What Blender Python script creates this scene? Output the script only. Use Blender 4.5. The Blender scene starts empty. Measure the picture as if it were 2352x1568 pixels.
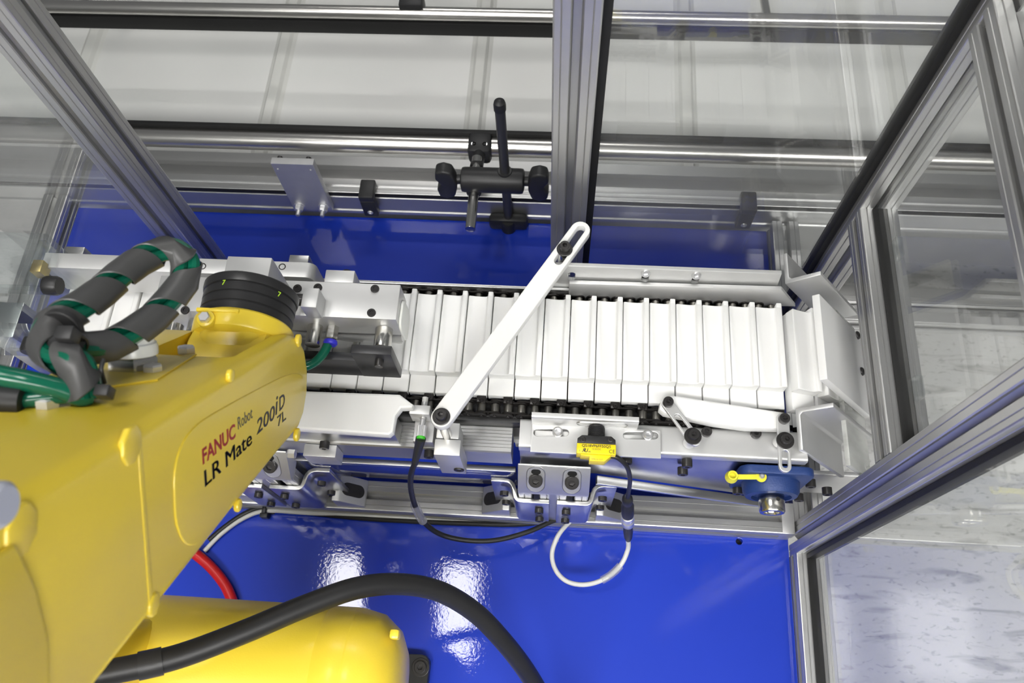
import bpy, bmesh, math, random
from mathutils import Vector, Matrix
random.seed(4)
V = Vector
scene = bpy.context.scene
C = scene.collection
PI = math.pi

# ------------------------------------------------------------------ camera
CAM_H = 1.25                       # lens height above the blue table (metres)
F_PX = 1876.9                      # focal length in pixels of the 2352 x 1568 frame
# rows: image right, image down, view direction, in world axes (X right, Y away, Z up)
R_CAM = ((0.99721180, 0.06400838, -0.03836076),
         (0.04327463, -0.91482715, -0.40152035),
         (-0.06079413, 0.39874078, -0.91504637))
cam_data = bpy.data.cameras.new('camera')
cam_data.sensor_width = 36.0
cam_data.lens = F_PX / 2352 * 36.0
cam_data.clip_start = 0.02
cam_data.clip_end = 60
cam_data.dof.use_dof = True
cam_data.dof.focus_distance = 0.98
cam_data.dof.aperture_fstop = 9.0
cam = bpy.data.objects.new('camera', cam_data)
C.objects.link(cam)
_r, _d, _f = (V(r) for r in R_CAM)
cam.matrix_world = Matrix(((_r.x, -_d.x, -_f.x, 0), (_r.y, -_d.y, -_f.y, 0), (_r.z, -_d.z, -_f.z, CAM_H), (0, 0, 0, 1)))
scene.camera = cam

# ------------------------------------------------------------------ world, exposure
world = bpy.data.worlds.new('factory_hall')
scene.world = world
world.use_nodes = True
_bg = world.node_tree.nodes['Background']
_bg.inputs['Color'].default_value = (0.96, 0.98, 1.0, 1)
_bg.inputs['Strength'].default_value = 0.13
scene.view_settings.view_transform = 'Standard'
scene.view_settings.look = 'None'
scene.view_settings.gamma = 1
scene.view_settings.exposure = 0.0
scene.view_settings.use_curve_mapping = False
LAMP_STRENGTH = 26.0

# ------------------------------------------------------------------ helpers
def at(x, y, z):
    """world point on height z that the survey of the photograph gives for a pixel"""
    a, b = (x - 1176) / F_PX, (y - 784) / F_PX
    d = _r * a + _d * b + _f
    return V((0, 0, CAM_H)) + d * ((z - CAM_H) / d.z)
def atx(x, y, X):
    a, b = (x - 1176) / F_PX, (y - 784) / F_PX
    d = _r * a + _d * b + _f
    return V((0, 0, CAM_H)) + d * (X / d.x)
def aty(x, y, Y):
    a, b = (x - 1176) / F_PX, (y - 784) / F_PX
    d = _r * a + _d * b + _f
    return V((0, 0, CAM_H)) + d * (Y / d.y)

def tag(o, label=None, cat=None, group=None, kind=None):
    if label: o['label'] = label
    if cat: o['category'] = cat
    if group: o['group'] = group
    if kind: o['kind'] = kind
    return o
def thing(name, loc, label, cat, group=None):
    o = bpy.data.objects.new(name, None)
    o.empty_display_size = 0.02
    C.objects.link(o)
    o.location = loc
    return tag(o, label, cat, group)
def wloc(o):
    p = V(o.location)
    if o.parent: p = p + wloc(o.parent)
    return p
def link(name, me, parent=None, loc=None, rot=None, scale=None):
    o = bpy.data.objects.new(name, me)
    C.objects.link(o)
    base = V(loc) if loc is not None else V((0, 0, 0))
    if parent is not None:
        o.parent = parent
        o.matrix_parent_inverse = Matrix.Translation(-wpos(parent))
    o.location = base
    if rot is not None:
        o.rotation_mode = 'QUATERNION'
        o.rotation_quaternion = rot
    if scale is not None: o.scale = scale
    WPOS[o.name] = (base, rot, scale)
    return o
WPOS = {}
def wpos(o):
    """world translation of a parent (parents are never rotated)"""
    if o.name in WPOS: return WPOS[o.name][0]
    return V(o.location)

class MB:
    def __init__(s): s.bm = bmesh.new()
    def _add(s, bm, bev=0.0, seg=2, ang=0.6):
        bmesh.ops.recalc_face_normals(bm, faces=bm.faces)
        if bev > 0:
            es = [e for e in bm.edges if len(e.link_faces) == 2 and e.calc_face_angle(0) > ang]
            if es: bmesh.ops.bevel(bm, geom=es, offset=bev, segments=seg, affect='EDGES', profile=0.5, clamp_overlap=True)
        me = bpy.data.meshes.new('t'); bm.to_mesh(me); bm.free()
        s.bm.from_mesh(me); bpy.data.meshes.remove(me)
        return s
    def box(s, x0, x1, y0, y1, z0, z1, bev=0.0, M=None, seg=2):
        bm = bmesh.new()
        vs = [bm.verts.new((x, y, z)) for z in (z0, z1) for y in (y0, y1) for x in (x0, x1)]
        for f in ((0, 2, 3, 1), (4, 5, 7, 6), (0, 1, 5, 4), (2, 6, 7, 3), (0, 4, 6, 2), (1, 3, 7, 5)):
            bm.faces.new([vs[i] for i in f])
        if M is not None: bmesh.ops.transform(bm, matrix=M, verts=bm.verts)
        return s._add(bm, bev, seg)
    def lathe(s, prof, p, axis, seg=28, bev=0.0):
        """prof: list of (radius, distance along axis)"""
        axis = V(axis).normalized(); p = V(p)
        q = axis.to_track_quat('Z', 'Y').to_matrix()
        bm = bmesh.new(); rings = []
        for r, t in prof:
            if r < 1e-6: rings.append([bm.verts.new(p + axis * t)])
            else: rings.append([bm.verts.new(p + q @ V((r * math.cos(2 * PI * k / seg), r * math.sin(2 * PI * k / seg), t))) for k in range(seg)])
        for a, b in zip(rings, rings[1:]):
            for k in range(seg):
                k2 = (k + 1) % seg
                if len(a) == 1 and len(b) == 1: break
                if len(a) == 1: bm.faces.new((a[0], b[k], b[k2]))
                elif len(b) == 1: bm.faces.new((a[k], a[k2], b[0]))
                else: bm.faces.new((a[k], a[k2], b[k2], b[k]))
        for rg, fl in ((rings[0], True), (rings[-1], False)):
            if len(rg) > 2: bm.faces.new(rg[::-1] if fl else rg)
        return s._add(bm, bev)
    def cyl(s, p0, p1, r, seg=24, r2=None, bev=0.0):
        p0, p1 = V(p0), V(p1); L = (p1 - p0).length
        return s.lathe([(r, 0), (r if r2 is None else r2, L)], p0, p1 - p0, seg, bev)
    def prism(s, pts, o, u, v, depth, bev=0.0, seg=2, ang=0.6):
        """polygon pts (in u,v) at o, extruded by depth along u x v"""
        o, u, v = V(o), V(u), V(v); n = u.cross(v).normalized()
        bm = bmesh.new()
        a = [bm.verts.new(o + u * x + v * y) for x, y in pts]
        b = [bm.verts.new(o + u * x + v * y + n * depth) for x, y in pts]
        bm.faces.new(a[::-1]); bm.faces.new(b)
        for i in range(len(a)):
            j = (i + 1) % len(a); bm.faces.new((a[i], a[j], b[j], b[i]))
        return s._add(bm, bev, seg, ang)
    def tube(s, pts, r, seg=14, sub=8, caps=True, closed=False):
        P = spline([V(p) for p in pts], sub, closed) if sub > 1 else [V(p) for p in pts]
        n = len(P); bm = bmesh.new(); rings = []; up = None
        rr = (lambda t: r) if not callable(r) else r
        for i in range(n):
            t = (P[(i + 1) % n] - P[i - 1]) if closed else (P[min(i + 1, n - 1)] - P[max(i - 1, 0)])
            t.normalize()
            if up is None:
                up = V((0, 0, 1)) if abs(t.z) < 0.9 else V((1, 0, 0))
            up = (up - t * up.dot(t)).normalized(); sd = t.cross(up)
            ri = rr(i / (n - 1))
            rings.append([bm.verts.new(P[i] + (up * math.cos(2 * PI * k / seg) + sd * math.sin(2 * PI * k / seg)) * ri) for k in range(seg)])
        pairs = list(zip(rings, rings[1:])) + ([(rings[-1], rings[0])] if closed else [])
        for a, b in pairs:
            for k in range(seg):
                k2 = (k + 1) % seg; bm.faces.new((a[k], a[k2], b[k2], b[k]))
        if caps and not closed:
            bm.faces.new(rings[0][::-1]); bm.faces.new(rings[-1])
        return s._add(bm)
    def grid(s, rows, close_u=False):
        bm = bmesh.new(); R = [[bm.verts.new(p) for p in row] for row in rows]
        for a, b in zip(R, R[1:]):
            m = len(a)
            for k in range(m if close_u else m - 1):
                k2 = (k + 1) % m; bm.faces.new((a[k], a[k2], b[k2], b[k]))
        return s._add(bm)
    def loft(s, rows, bev=0.0):
        bm = bmesh.new(); R = [[bm.verts.new(p) for p in row] for row in rows]
        for a, b in zip(R, R[1:]):
            m = len(a)
            for k in range(m):
                k2 = (k + 1) % m; bm.faces.new((a[k], a[k2], b[k2], b[k]))
        bm.faces.new(R[0][::-1]); bm.faces.new(R[-1])
        return s._add(bm, bev)
    def mesh(s, name, mat, smooth=35):
        me = bpy.data.meshes.new(name)
        s.bm.to_mesh(me); s.bm.free()
        if mat is not None: me.materials.append(mat)
        if smooth:
            me.shade_smooth(); me.set_sharp_from_angle(angle=math.radians(smooth))
        return me
    def build(s, name, mat, parent=None, smooth=35):
        return link(name, s.mesh(name, mat, smooth), parent)

def spline(P, sub=8, closed=False):
    n = len(P); out = []
    rng = range(n if closed else n - 1)
    for i in rng:
        p0 = P[(i - 1) % n] if (closed or i > 0) else P[0] * 2 - P[1]
        p1, p2 = P[i], P[(i + 1) % n]
        p3 = P[(i + 2) % n] if (closed or i + 2 < n) else P[n - 1] * 2 - P[n - 2]
        for k in range(sub):
            t = k / sub
            out.append(0.5 * ((2 * p1) + (p2 - p0) * t + (2 * p0 - 5 * p1 + 4 * p2 - p3) * t * t + (3 * p1 - p0 - 3 * p2 + p3) * t ** 3))
    if not closed: out.append(P[-1])
    return out

def frame_matrix(o, u, v):
    u, v = V(u).normalized(), V(v).normalized(); n = u.cross(v).normalized(); v = n.cross(u)
    o = V(o)
    return Matrix(((u.x, v.x, n.x, o.x), (u.y, v.y, n.y, o.y), (u.z, v.z, n.z, o.z), (0, 0, 0, 1)))
def _eval_mesh(ob, name, M, mat):
    C.objects.link(ob)
    dg = bpy.context.evaluated_depsgraph_get(); dg.update()
    me = bpy.data.meshes.new_from_object(ob.evaluated_get(dg))
    me.name = name; me.transform(M); me.materials.clear(); me.materials.append(mat)
    data = ob.data; bpy.data.objects.remove(ob)
    bpy.data.curves.remove(data)
    return me
def plate(name, outer, holes, o, u, v, thick, mat, parent=None, bev=0.0006):
    """flat plate with through holes; outer/holes in (u,v) metres, thickness centred on the plane"""
    cu = bpy.data.curves.new(name, 'CURVE'); cu.dimensions = '2D'; cu.fill_mode = 'BOTH'
    for loop in [outer] + list(holes):
        sp = cu.splines.new('POLY'); sp.points.add(len(loop) - 1); sp.use_cyclic_u = True
        for p, q in zip(sp.points, loop): p.co = (q[0], q[1], 0, 1)
    cu.extrude = max(thick / 2 - bev, 1e-5); cu.bevel_depth = bev; cu.bevel_resolution = 1; cu.offset = -bev
    ob = bpy.data.objects.new(name, cu)
    me = _eval_mesh(ob, name, frame_matrix(o, u, v), mat)
    me.shade_smooth(); me.set_sharp_from_angle(angle=math.radians(35))
    return link(name, me, parent)
def rrect(x0, y0, x1, y1, r, n=5):
    out = []
    for cx, cy, a0 in ((x1 - r, y1 - r, 0), (x0 + r, y1 - r, 90), (x0 + r, y0 + r, 180), (x1 - r, y0 + r, 270)):
        for k in range(n + 1):
            a = math.radians(a0 + 90 * k / n); out.append((cx + r * math.cos(a), cy + r * math.sin(a)))
    return out
def circ(cx, cy, r, n=20): return [(cx + r * math.cos(2 * PI * k / n), cy + r * math.sin(2 * PI * k / n)) for k in range(n)]
def obround(ax, ay, bx, by, r, n=10):
    a0 = math.atan2(by - ay, bx - ax); out = []
    for k in range(n + 1): t = a0 - PI / 2 + PI * k / n; out.append((bx + r * math.cos(t), by + r * math.sin(t)))
    for k in range(n + 1): t = a0 + PI / 2 + PI * k / n; out.append((ax + r * math.cos(t), ay + r * math.sin(t)))
    return out
def text(name, body, o, u, v, size, mat, parent, thick=0.0002, sx=1.0, shear=0.0, bold=0.0, align='LEFT', spacing=1.0):
    cu = bpy.data.curves.new(name, 'FONT'); cu.body = body; cu.size = size; cu.extrude = thick
    cu.offset = bold; cu.shear = shear; cu.align_x = align; cu.space_character = spacing; cu.resolution_u = 3
    ob = bpy.data.objects.new(name, cu)
    me = _eval_mesh(ob, name, frame_matrix(o, u, v) @ Matrix.Diagonal((sx, 1, 1, 1)), mat)
    return link(name, me, parent)

# ------------------------------------------------------------------ materials
def mat(name, col, rough=0.5, metal=0.0, var=0.0, vscale=40, bump=0.0, bscale=200, coat=0.0, spec=0.5, trans=0.0, ior=1.45, sub=0.0, emit=0.0, stretch=None, coat_rough=0.05, rvar=0.0):
    m = bpy.data.materials.new(name); m.use_nodes = True
    nt = m.node_tree; N = nt.nodes; L = nt.links; b = N['Principled BSDF']
    c4 = (*col, 1)
    b.inputs['Base Color'].default_value = c4
    b.inputs['Roughness'].default_value = rough
    b.inputs['Metallic'].default_value = metal
    b.inputs['Specular IOR Level'].default_value = spec
    b.inputs['IOR'].default_value = ior
    b.inputs['Coat Weight'].default_value = coat
    b.inputs['Coat Roughness'].default_value = coat_rough
    b.inputs['Transmission Weight'].default_value = trans
    if sub: 
        b.inputs['Subsurface Weight'].default_value = sub
        b.inputs['Subsurface Radius'].default_value = (0.006, 0.006, 0.005)
    if emit:
        b.inputs['Emission Color'].default_value = c4; b.inputs['Emission Strength'].default_value = emit
    tc = N.new('ShaderNodeTexCoord'); mp = N.new('ShaderNodeMapping'); L.new(tc.outputs['Object'], mp.inputs['Vector'])
    if stretch: mp.inputs['Scale'].default_value = stretch
    nz = N.new('ShaderNodeTexNoise'); nz.inputs['Scale'].default_value = vscale; nz.inputs['Detail'].default_value = 4
    L.new(mp.outputs['Vector'], nz.inputs['Vector'])
    if var > 0:
        mx = N.new('ShaderNodeMix'); mx.data_type = 'RGBA'
        mx.inputs[6].default_value = tuple(max(0, x * (1 - var)) for x in col) + (1,)
        mx.inputs[7].default_value = tuple(min(1, x * (1 + var)) for x in col) + (1,)
        L.new(nz.outputs['Fac'], mx.inputs[0]); L.new(mx.outputs[2], b.inputs['Base Color'])
    if rvar > 0:
        mr = N.new('ShaderNodeMapRange'); mr.inputs['To Min'].default_value = max(0.02, rough - rvar); mr.inputs['To Max'].default_value = rough + rvar
        L.new(nz.outputs['Fac'], mr.inputs['Value']); L.new(mr.outputs['Result'], b.inputs['Roughness'])
    if bump > 0:
        n2 = N.new('ShaderNodeTexNoise'); n2.inputs['Scale'].default_value = bscale; n2.inputs['Detail'].default_value = 3
        L.new(mp.outputs['Vector'], n2.inputs['Vector'])
        bp = N.new('ShaderNodeBump'); bp.inputs['Strength'].default_value = bump; bp.inputs['Distance'].default_value = 0.001
        L.new(n2.outputs['Fac'], bp.inputs['Height']); L.new(bp.outputs['Normal'], b.inputs['Normal'])
        if coat: L.new(bp.outputs['Normal'], b.inputs['Coat Normal'])
    return m
def glass(name, tint, rough=0.0, ior=1.5, haze=0.0, hazecol=(0.9, 0.9, 0.9)):
    m = bpy.data.materials.new(name); m.use_nodes = True
    nt = m.node_tree; N = nt.nodes; L = nt.links; N.remove(N['Principled BSDF']); out = N['Material Output']
    tr = N.new('ShaderNodeBsdfTransparent'); tr.inputs['Color'].default_value = (*tint, 1)
    gl = N.new('ShaderNodeBsdfGlossy'); gl.inputs['Roughness'].default_value = rough
    fr = N.new('ShaderNodeFresnel'); ge = N.new('ShaderNodeNewGeometry'); io = N.new('ShaderNodeMapRange')
    io.inputs['To Min'].default_value = ior; io.inputs['To Max'].default_value = 1 / ior      # same Fresnel on both faces of a thin sheet
    L.new(ge.outputs['Backfacing'], io.inputs['Value']); L.new(io.outputs['Result'], fr.inputs['IOR'])
    ms = N.new('ShaderNodeMixShader'); L.new(fr.outputs[0], ms.inputs[0]); L.new(tr.outputs[0], ms.inputs[1]); L.new(gl.outputs[0], ms.inputs[2])
    last = ms
    if haze > 0:
        df = N.new('ShaderNodeBsdfDiffuse'); df.inputs['Color'].default_value = (*hazecol, 1)
        nz = N.new('ShaderNodeTexNoise'); nz.inputs['Scale'].default_value = 6; nz.inputs['Detail'].default_value = 5
        tc = N.new('ShaderNodeTexCoord'); mp = N.new('ShaderNodeMapping'); mp.inputs['Scale'].default_value = (1, 2.5, 0.7)
        L.new(tc.outputs['Object'], mp.inputs['Vector']); L.new(mp.outputs['Vector'], nz.inputs['Vector'])
        mr = N.new('ShaderNodeMapRange'); mr.inputs['From Min'].default_value = 0.35; mr.inputs['From Max'].default_value = 0.75
        mr.inputs['To Min'].default_value = haze * 0.4; mr.inputs['To Max'].default_value = haze * 1.6
        L.new(nz.outputs['Fac'], mr.inputs['Value'])
        m2 = N.new('ShaderNodeMixShader'); L.new(mr.outputs[0], m2.inputs[0]); L.new(ms.outputs[0], m2.inputs[1]); L.new(df.outputs[0], m2.inputs[2]); last = m2
    L.new(last.outputs[0], out.inputs['Surface'])
    return m

M = {}
M['alu'] = mat('anodised_aluminium', (0.62, 0.62, 0.615), 0.34, 1.0, 0.05, 30, 0.02, 600)
M['alu_frame'] = mat('extruded_aluminium', (0.52, 0.52, 0.515), 0.38, 0.86, 0.06, 15, 0.02, 500)
M['alu_white'] = mat('bead_blasted_aluminium', (0.66, 0.66, 0.655), 0.46, 0.75, 0.03, 60, 0.03, 900)
M['alu_shaded'] = mat('shaded_aluminium', (0.42, 0.42, 0.43), 0.3, 1.0, 0.06, 25, 0.02, 500)  # darker aluminium copy; shade of the upright front wall put into its colour
M['alu_cast'] = mat('cast_aluminium', (0.60, 0.60, 0.60), 0.48, 0.8, 0.06, 80, 0.08, 700)
M['steel'] = mat('polished_steel', (0.66, 0.65, 0.62), 0.2, 1.0, 0.05, 90)
M['tube_steel'] = mat('stainless_tube', (0.70, 0.68, 0.65), 0.28, 1.0, 0.04, 30)
M['zinc'] = mat('zinc_plated_steel', (0.74, 0.74, 0.75), 0.3, 0.75, 0.06, 120)
M['black_steel'] = mat('black_oxide_steel', (0.042, 0.040, 0.040), 0.33, 0.45, 0.2, 150, 0.04, 500)
M['chain'] = mat('oiled_chain_steel', (0.022, 0.020, 0.019), 0.28, 0.4, 0.3, 120)
M['roller'] = mat('worn_roller_steel', (0.24, 0.23, 0.21), 0.3, 0.9, 0.25, 160)
M['dark_rod'] = mat('dark_steel_rod', (0.05, 0.05, 0.052), 0.32, 0.2, 0.1, 60)
M['black_plastic'] = mat('black_plastic', (0.022, 0.022, 0.023), 0.42, 0, 0.15, 80, 0.12, 900)
M['black_rubber'] = mat('black_cable_jacket', (0.016, 0.016, 0.017), 0.45, 0, 0.2, 60, 0.08, 700)
M['wrap'] = mat('charcoal_spiral_wrap', (0.060, 0.060, 0.060), 0.36, 0, 0.12, 60, 0.04, 500)
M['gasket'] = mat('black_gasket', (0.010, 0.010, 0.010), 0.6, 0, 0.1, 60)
M['black_anod'] = mat('black_anodised_aluminium', (0.040, 0.040, 0.043), 0.36, 0.3, 0.08, 120, 0.03, 900)
M['dark_grey'] = mat('dark_grey_flange', (0.022, 0.022, 0.023), 0.34, 0.1, 0.1, 150, 0.03, 800)
M['white_plastic'] = mat('white_acetal', (0.79, 0.79, 0.78), 0.42, 0, 0.015, 50, 0.03, 600, sub=0.12)
M['hdpe'] = mat('translucent_white_plastic', (0.80, 0.81, 0.77), 0.45, 0, 0.02, 30, 0.03, 500, sub=0.3)
M['yellow'] = mat('robot_yellow_paint', (0.80, 0.60, 0.045), 0.36, 0, 0.025, 12, 0.08, 700, coat=0.35, coat_rough=0.18)
M['blue'] = mat('blue_enamel', (0.012, 0.042, 0.46), 0.45, 0, 0.06, 6, 0.075, 200, coat=0.85, coat_rough=0.03, spec=0.2)
M['bearing_blue'] = mat('blue_cast_iron', (0.018, 0.045, 0.17), 0.45, 0.1, 0.15, 60, 0.3, 500)
M['green_hose'] = mat('green_air_hose', (0.004, 0.095, 0.055), 0.16, 0, 0.1, 40)
M['red_hose'] = mat('red_hose', (0.55, 0.012, 0.012), 0.35, 0, 0.08, 60)
M['grey_cable'] = mat('light_grey_cable', (0.62, 0.62, 0.60), 0.4, 0, 0.04, 60)
M['sensor_yellow'] = mat('sensor_yellow', (0.87, 0.68, 0.012), 0.35, 0, 0.03, 60)
M['cap_yellow'] = mat('grease_cap_yellow', (0.75, 0.70, 0.05), 0.35, 0, 0.05, 60)
M['blue_ring'] = mat('blue_release_ring', (0.03, 0.03, 0.5), 0.35)
M['green_led'] = mat('green_indicator_band', (0.05, 0.45, 0.03), 0.3)
M['ink'] = mat('black_ink', (0.02, 0.02, 0.03), 0.5)
M['ink_grey'] = mat('grey_ink', (0.10, 0.09, 0.06), 0.5)
M['ink_red'] = mat('red_ink', (0.36, 0.012, 0.02), 0.45)
M['decal'] = mat('clear_decal_film', (0.78, 0.56, 0.06), 0.18, 0, 0.04, 20)
M['lime'] = mat('lime_paint_mark', (0.5, 0.8, 0.05), 0.5)
M['belt'] = mat('white_belt', (0.72, 0.72, 0.70), 0.5, 0, 0.03, 5, 0.02, 400)
M['cleat'] = mat('belt_cleat', (0.64, 0.64, 0.61), 0.5, 0, 0.04, 12)
M['clear_sleeve'] = glass('clear_cable_sleeve', (0.86, 0.86, 0.87), 0.12, 1.5, 0.25)
M['clear_plastic'] = glass('polycarbonate', (0.93, 0.95, 0.95), 0.01, 1.5, 0.008)
M['milky_cap'] = mat('milky_plastic_cap', (0.72, 0.74, 0.74), 0.25, 0, 0.04, 40, sub=0.3)
M['milky'] = glass('milky_sheet', (0.90, 0.91, 0.89), 0.2, 1.5, 0.42, (0.86, 0.87, 0.84))
M['pane'] = glass('guard_pane', (0.955, 0.965, 0.96), 0.008, 1.56, 0.035)

# ------------------------------------------------------------------ ceiling lamps
M['lamp'] = mat('lamp_diffuser', (1.0, 0.985, 0.96), 0.5, emit=LAMP_STRENGTH)
M['lamp_body'] = mat('lamp_housing', (0.7, 0.7, 0.7), 0.5, 0, 0.02, 10)
def ceiling_lamp(x0, x1, y0, y1, z, label):
    t = thing('ceiling_light', ((x0 + x1) / 2, (y0 + y1) / 2, z), label, 'ceiling light', 'lamps above the machine')
    MB().box(x0 - .02, x1 + .02, y0 - .02, y1 + .02, z + .012, z + .09, .004).build('housing', M['lamp_body'], t)
    MB().box(x0, x1, y0, y1, z, z + .012, .002).build('diffuser', M['lamp'], t)
ceiling_lamp(-.93, -.64, .17, .50, 2.25, 'square ceiling lamp above the robot wrist')
ceiling_lamp(-.45, -.31, .13, .49, 2.25, 'slim ceiling lamp beside the square one')
ceiling_lamp(-1.3, 0.0, -1.35, -.80, 2.25, 'added unseen fill lamp behind the robot arm')  # added out of view for general light, no such fitting known
ceiling_lamp(0.3, 1.6, -1.35, -.80, 2.25, 'added unseen fill lamp over the open front corner')  # second added lamp, unseen, only there to light the cell
ceiling_lamp(-.9, 0.3, 2.37, 2.48, 2.25, 'long ceiling lamp beyond the white belt conveyor')

# ------------------------------------------------------------------ shared hardware meshes (unit radius, axis +Z, base at 0)
def screw_mesh(name, m, button=False, flat=False):
    seg = 24; bm = bmesh.new()
    if button: prof = [(0.0, 0), (1.0, 0), (1.0, .15), (.93, .42), (.78, .62), (.66, .70)]
    else: prof = [(0.0, 0), (1.0, 0), (1.0, .85), (.97, .95), (.90, 1.0), (.66, 1.0)]
    rings = []
    for r, t in prof:
        if r == 0: rings.append([bm.verts.new((0, 0, t))])
        else: rings.append([bm.verts.new((r * math.cos(2 * PI * k / seg), r * math.sin(2 * PI * k / seg), t)) for k in range(seg)])
    def hexr(k):
        a = (2 * PI * k / seg) % (PI / 3) - PI / 6
        return .50 / math.cos(a) * math.cos(PI / 6)
    top = prof[-1][1]
    for t in (top, top - .55):
        rings.append([bm.verts.new((hexr(k) * math.cos(2 * PI * k / seg), hexr(k) * math.sin(2 * PI * k / seg), t)) for k in range(seg)])
    rings.append([bm.verts.new((0, 0, top - .62))])
    for a, b in zip(rings, rings[1:]):
        for k in range(seg):
            k2 = (k + 1) % seg
            if len(a) == 1: bm.faces.new((a[0], b[k], b[k2]))
            elif len(b) == 1: bm.faces.new((a[k], a[k2], b[0]))
            else: bm.faces.new((a[k], a[k2], b[k2], b[k]))
    bmesh.ops.recalc_face_normals(bm, faces=bm.faces)
    me = bpy.data.meshes.new(name); bm.to_mesh(me); bm.free(); me.materials.append(m)
    me.shade_smooth(); me.set_sharp_from_angle(angle=math.radians(32))
    return me
CAP = screw_mesh('cap_screw', M['black_steel'])
BUTTON = screw_mesh('button_screw', M['zinc'], True)
BBUTTON = screw_mesh('black_button_screw', M['black_steel'], True)
CAPZ = screw_mesh('bright_cap_screw', M['zinc'])
HEXB = MB().lathe([(0, 0), (1, 0), (1, .8), (.86, 1.0), (0, 1.0)], (0, 0, 0), (0, 0, 1), 6).mesh('hex_bolt', M['zinc'], 30)
WASHER = MB().lathe([(0, 0), (1, 0), (1, .16), (.94, .2), (0, .2)], (0, 0, 0), (0, 0, 1), 24).mesh('washer', M['black_steel'], 30)
WASHER_Z = MB().lathe([(0, 0), (1, 0), (1, .16), (.94, .2), (0, .2)], (0, 0, 0), (0, 0, 1), 24).mesh('washer', M['zinc'], 30)
def screw(parent, p, axis=(0, 0, 1), r=.005, h=None, me=None, name='cap_screw', turn=0.0):
    me = me or CAP
    q = V(axis).normalized().to_track_quat('Z', 'Y')
    from mathutils import Quaternion
    q = q @ Quaternion((0, 0, 1), turn + random.uniform(-.5, .5))
    return link(name, me, parent, p, q, (r, r, h or r))

# ------------------------------------------------------------------ T-slot extrusion
def slot_section(w, h, slots_x=(0,), slots_y=(0,)):
    """closed 2-D outline of a T-slot extrusion w x h, counter-clockwise, slots centred on the sides"""
    a, lip, b, dep = .0050, .0038, .0088, .0135
    def side(L, slots):
        # points along a side from -L/2 to L/2, y = inward depth
        pts = []
        marks = []
        for s in slots:
            marks.append((s - .0145, 'g')); marks.append((s, 's')); marks.append((s + .0145, 'g'))
        for c, k in sorted(marks):
            if k == 'g':
                if abs(c) + .0012 < L / 2 - .003: pts += [(c - .0008, 0), (c, .0011), (c + .0008, 0)]
            else: pts += [(c - a - .0012, 0), (c - a, .0012), (c - a, lip), (c - b, lip), (c - b, dep - .004), (c - .004, dep), (c + .004, dep), (c + b, dep - .004), (c + b, lip), (c + a, lip), (c + a, .0012), (c + a + .0012, 0)]
        return pts
    ch = .0018; out = []
    def corner(x, y, ax, ay, bx, by):
        return [(x + ax * ch, y + ay * ch), (x + (ax + bx) * ch * .3, y + (ay + by) * ch * .3), (x + bx * ch, y + by * ch)]
    hw, hh = w / 2, h / 2
    out += corner(-hw, -hh, 0, 1, 1, 0) + [(t, -hh + d) for t, d in side(w, slots_x)]
    out += corner(hw, -hh, -1, 0, 0, 1) + [(hw - d, t) for t, d in side(h, slots_y)]
    out += corner(hw, hh, 0, -1, -1, 0) + [(-t, hh - d) for t, d in side(w, slots_x)]
    out += corner(-hw, hh, 1, 0, 0, -1) + [(-hw + d, -t) for t, d in side(h, slots_y)]
    return out
def extrusion(name, c0, length, axis, parent, w=.045, h=.045, sx=(0,), sy=(0,), m='alu_frame'):
    """c0 = centre of the start face; axis 'x','y','z'"""
    u, v = {'z': (V((1, 0, 0)), V((0, 1, 0))), 'y': (V((0, 0, 1)), V((1, 0, 0))), 'x': (V((0, 1, 0)), V((0, 0, 1)))}[axis]
    return MB().prism(slot_section(w, h, sx, sy), c0, u, v, length).build(name, M[m], parent, 20)

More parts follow.
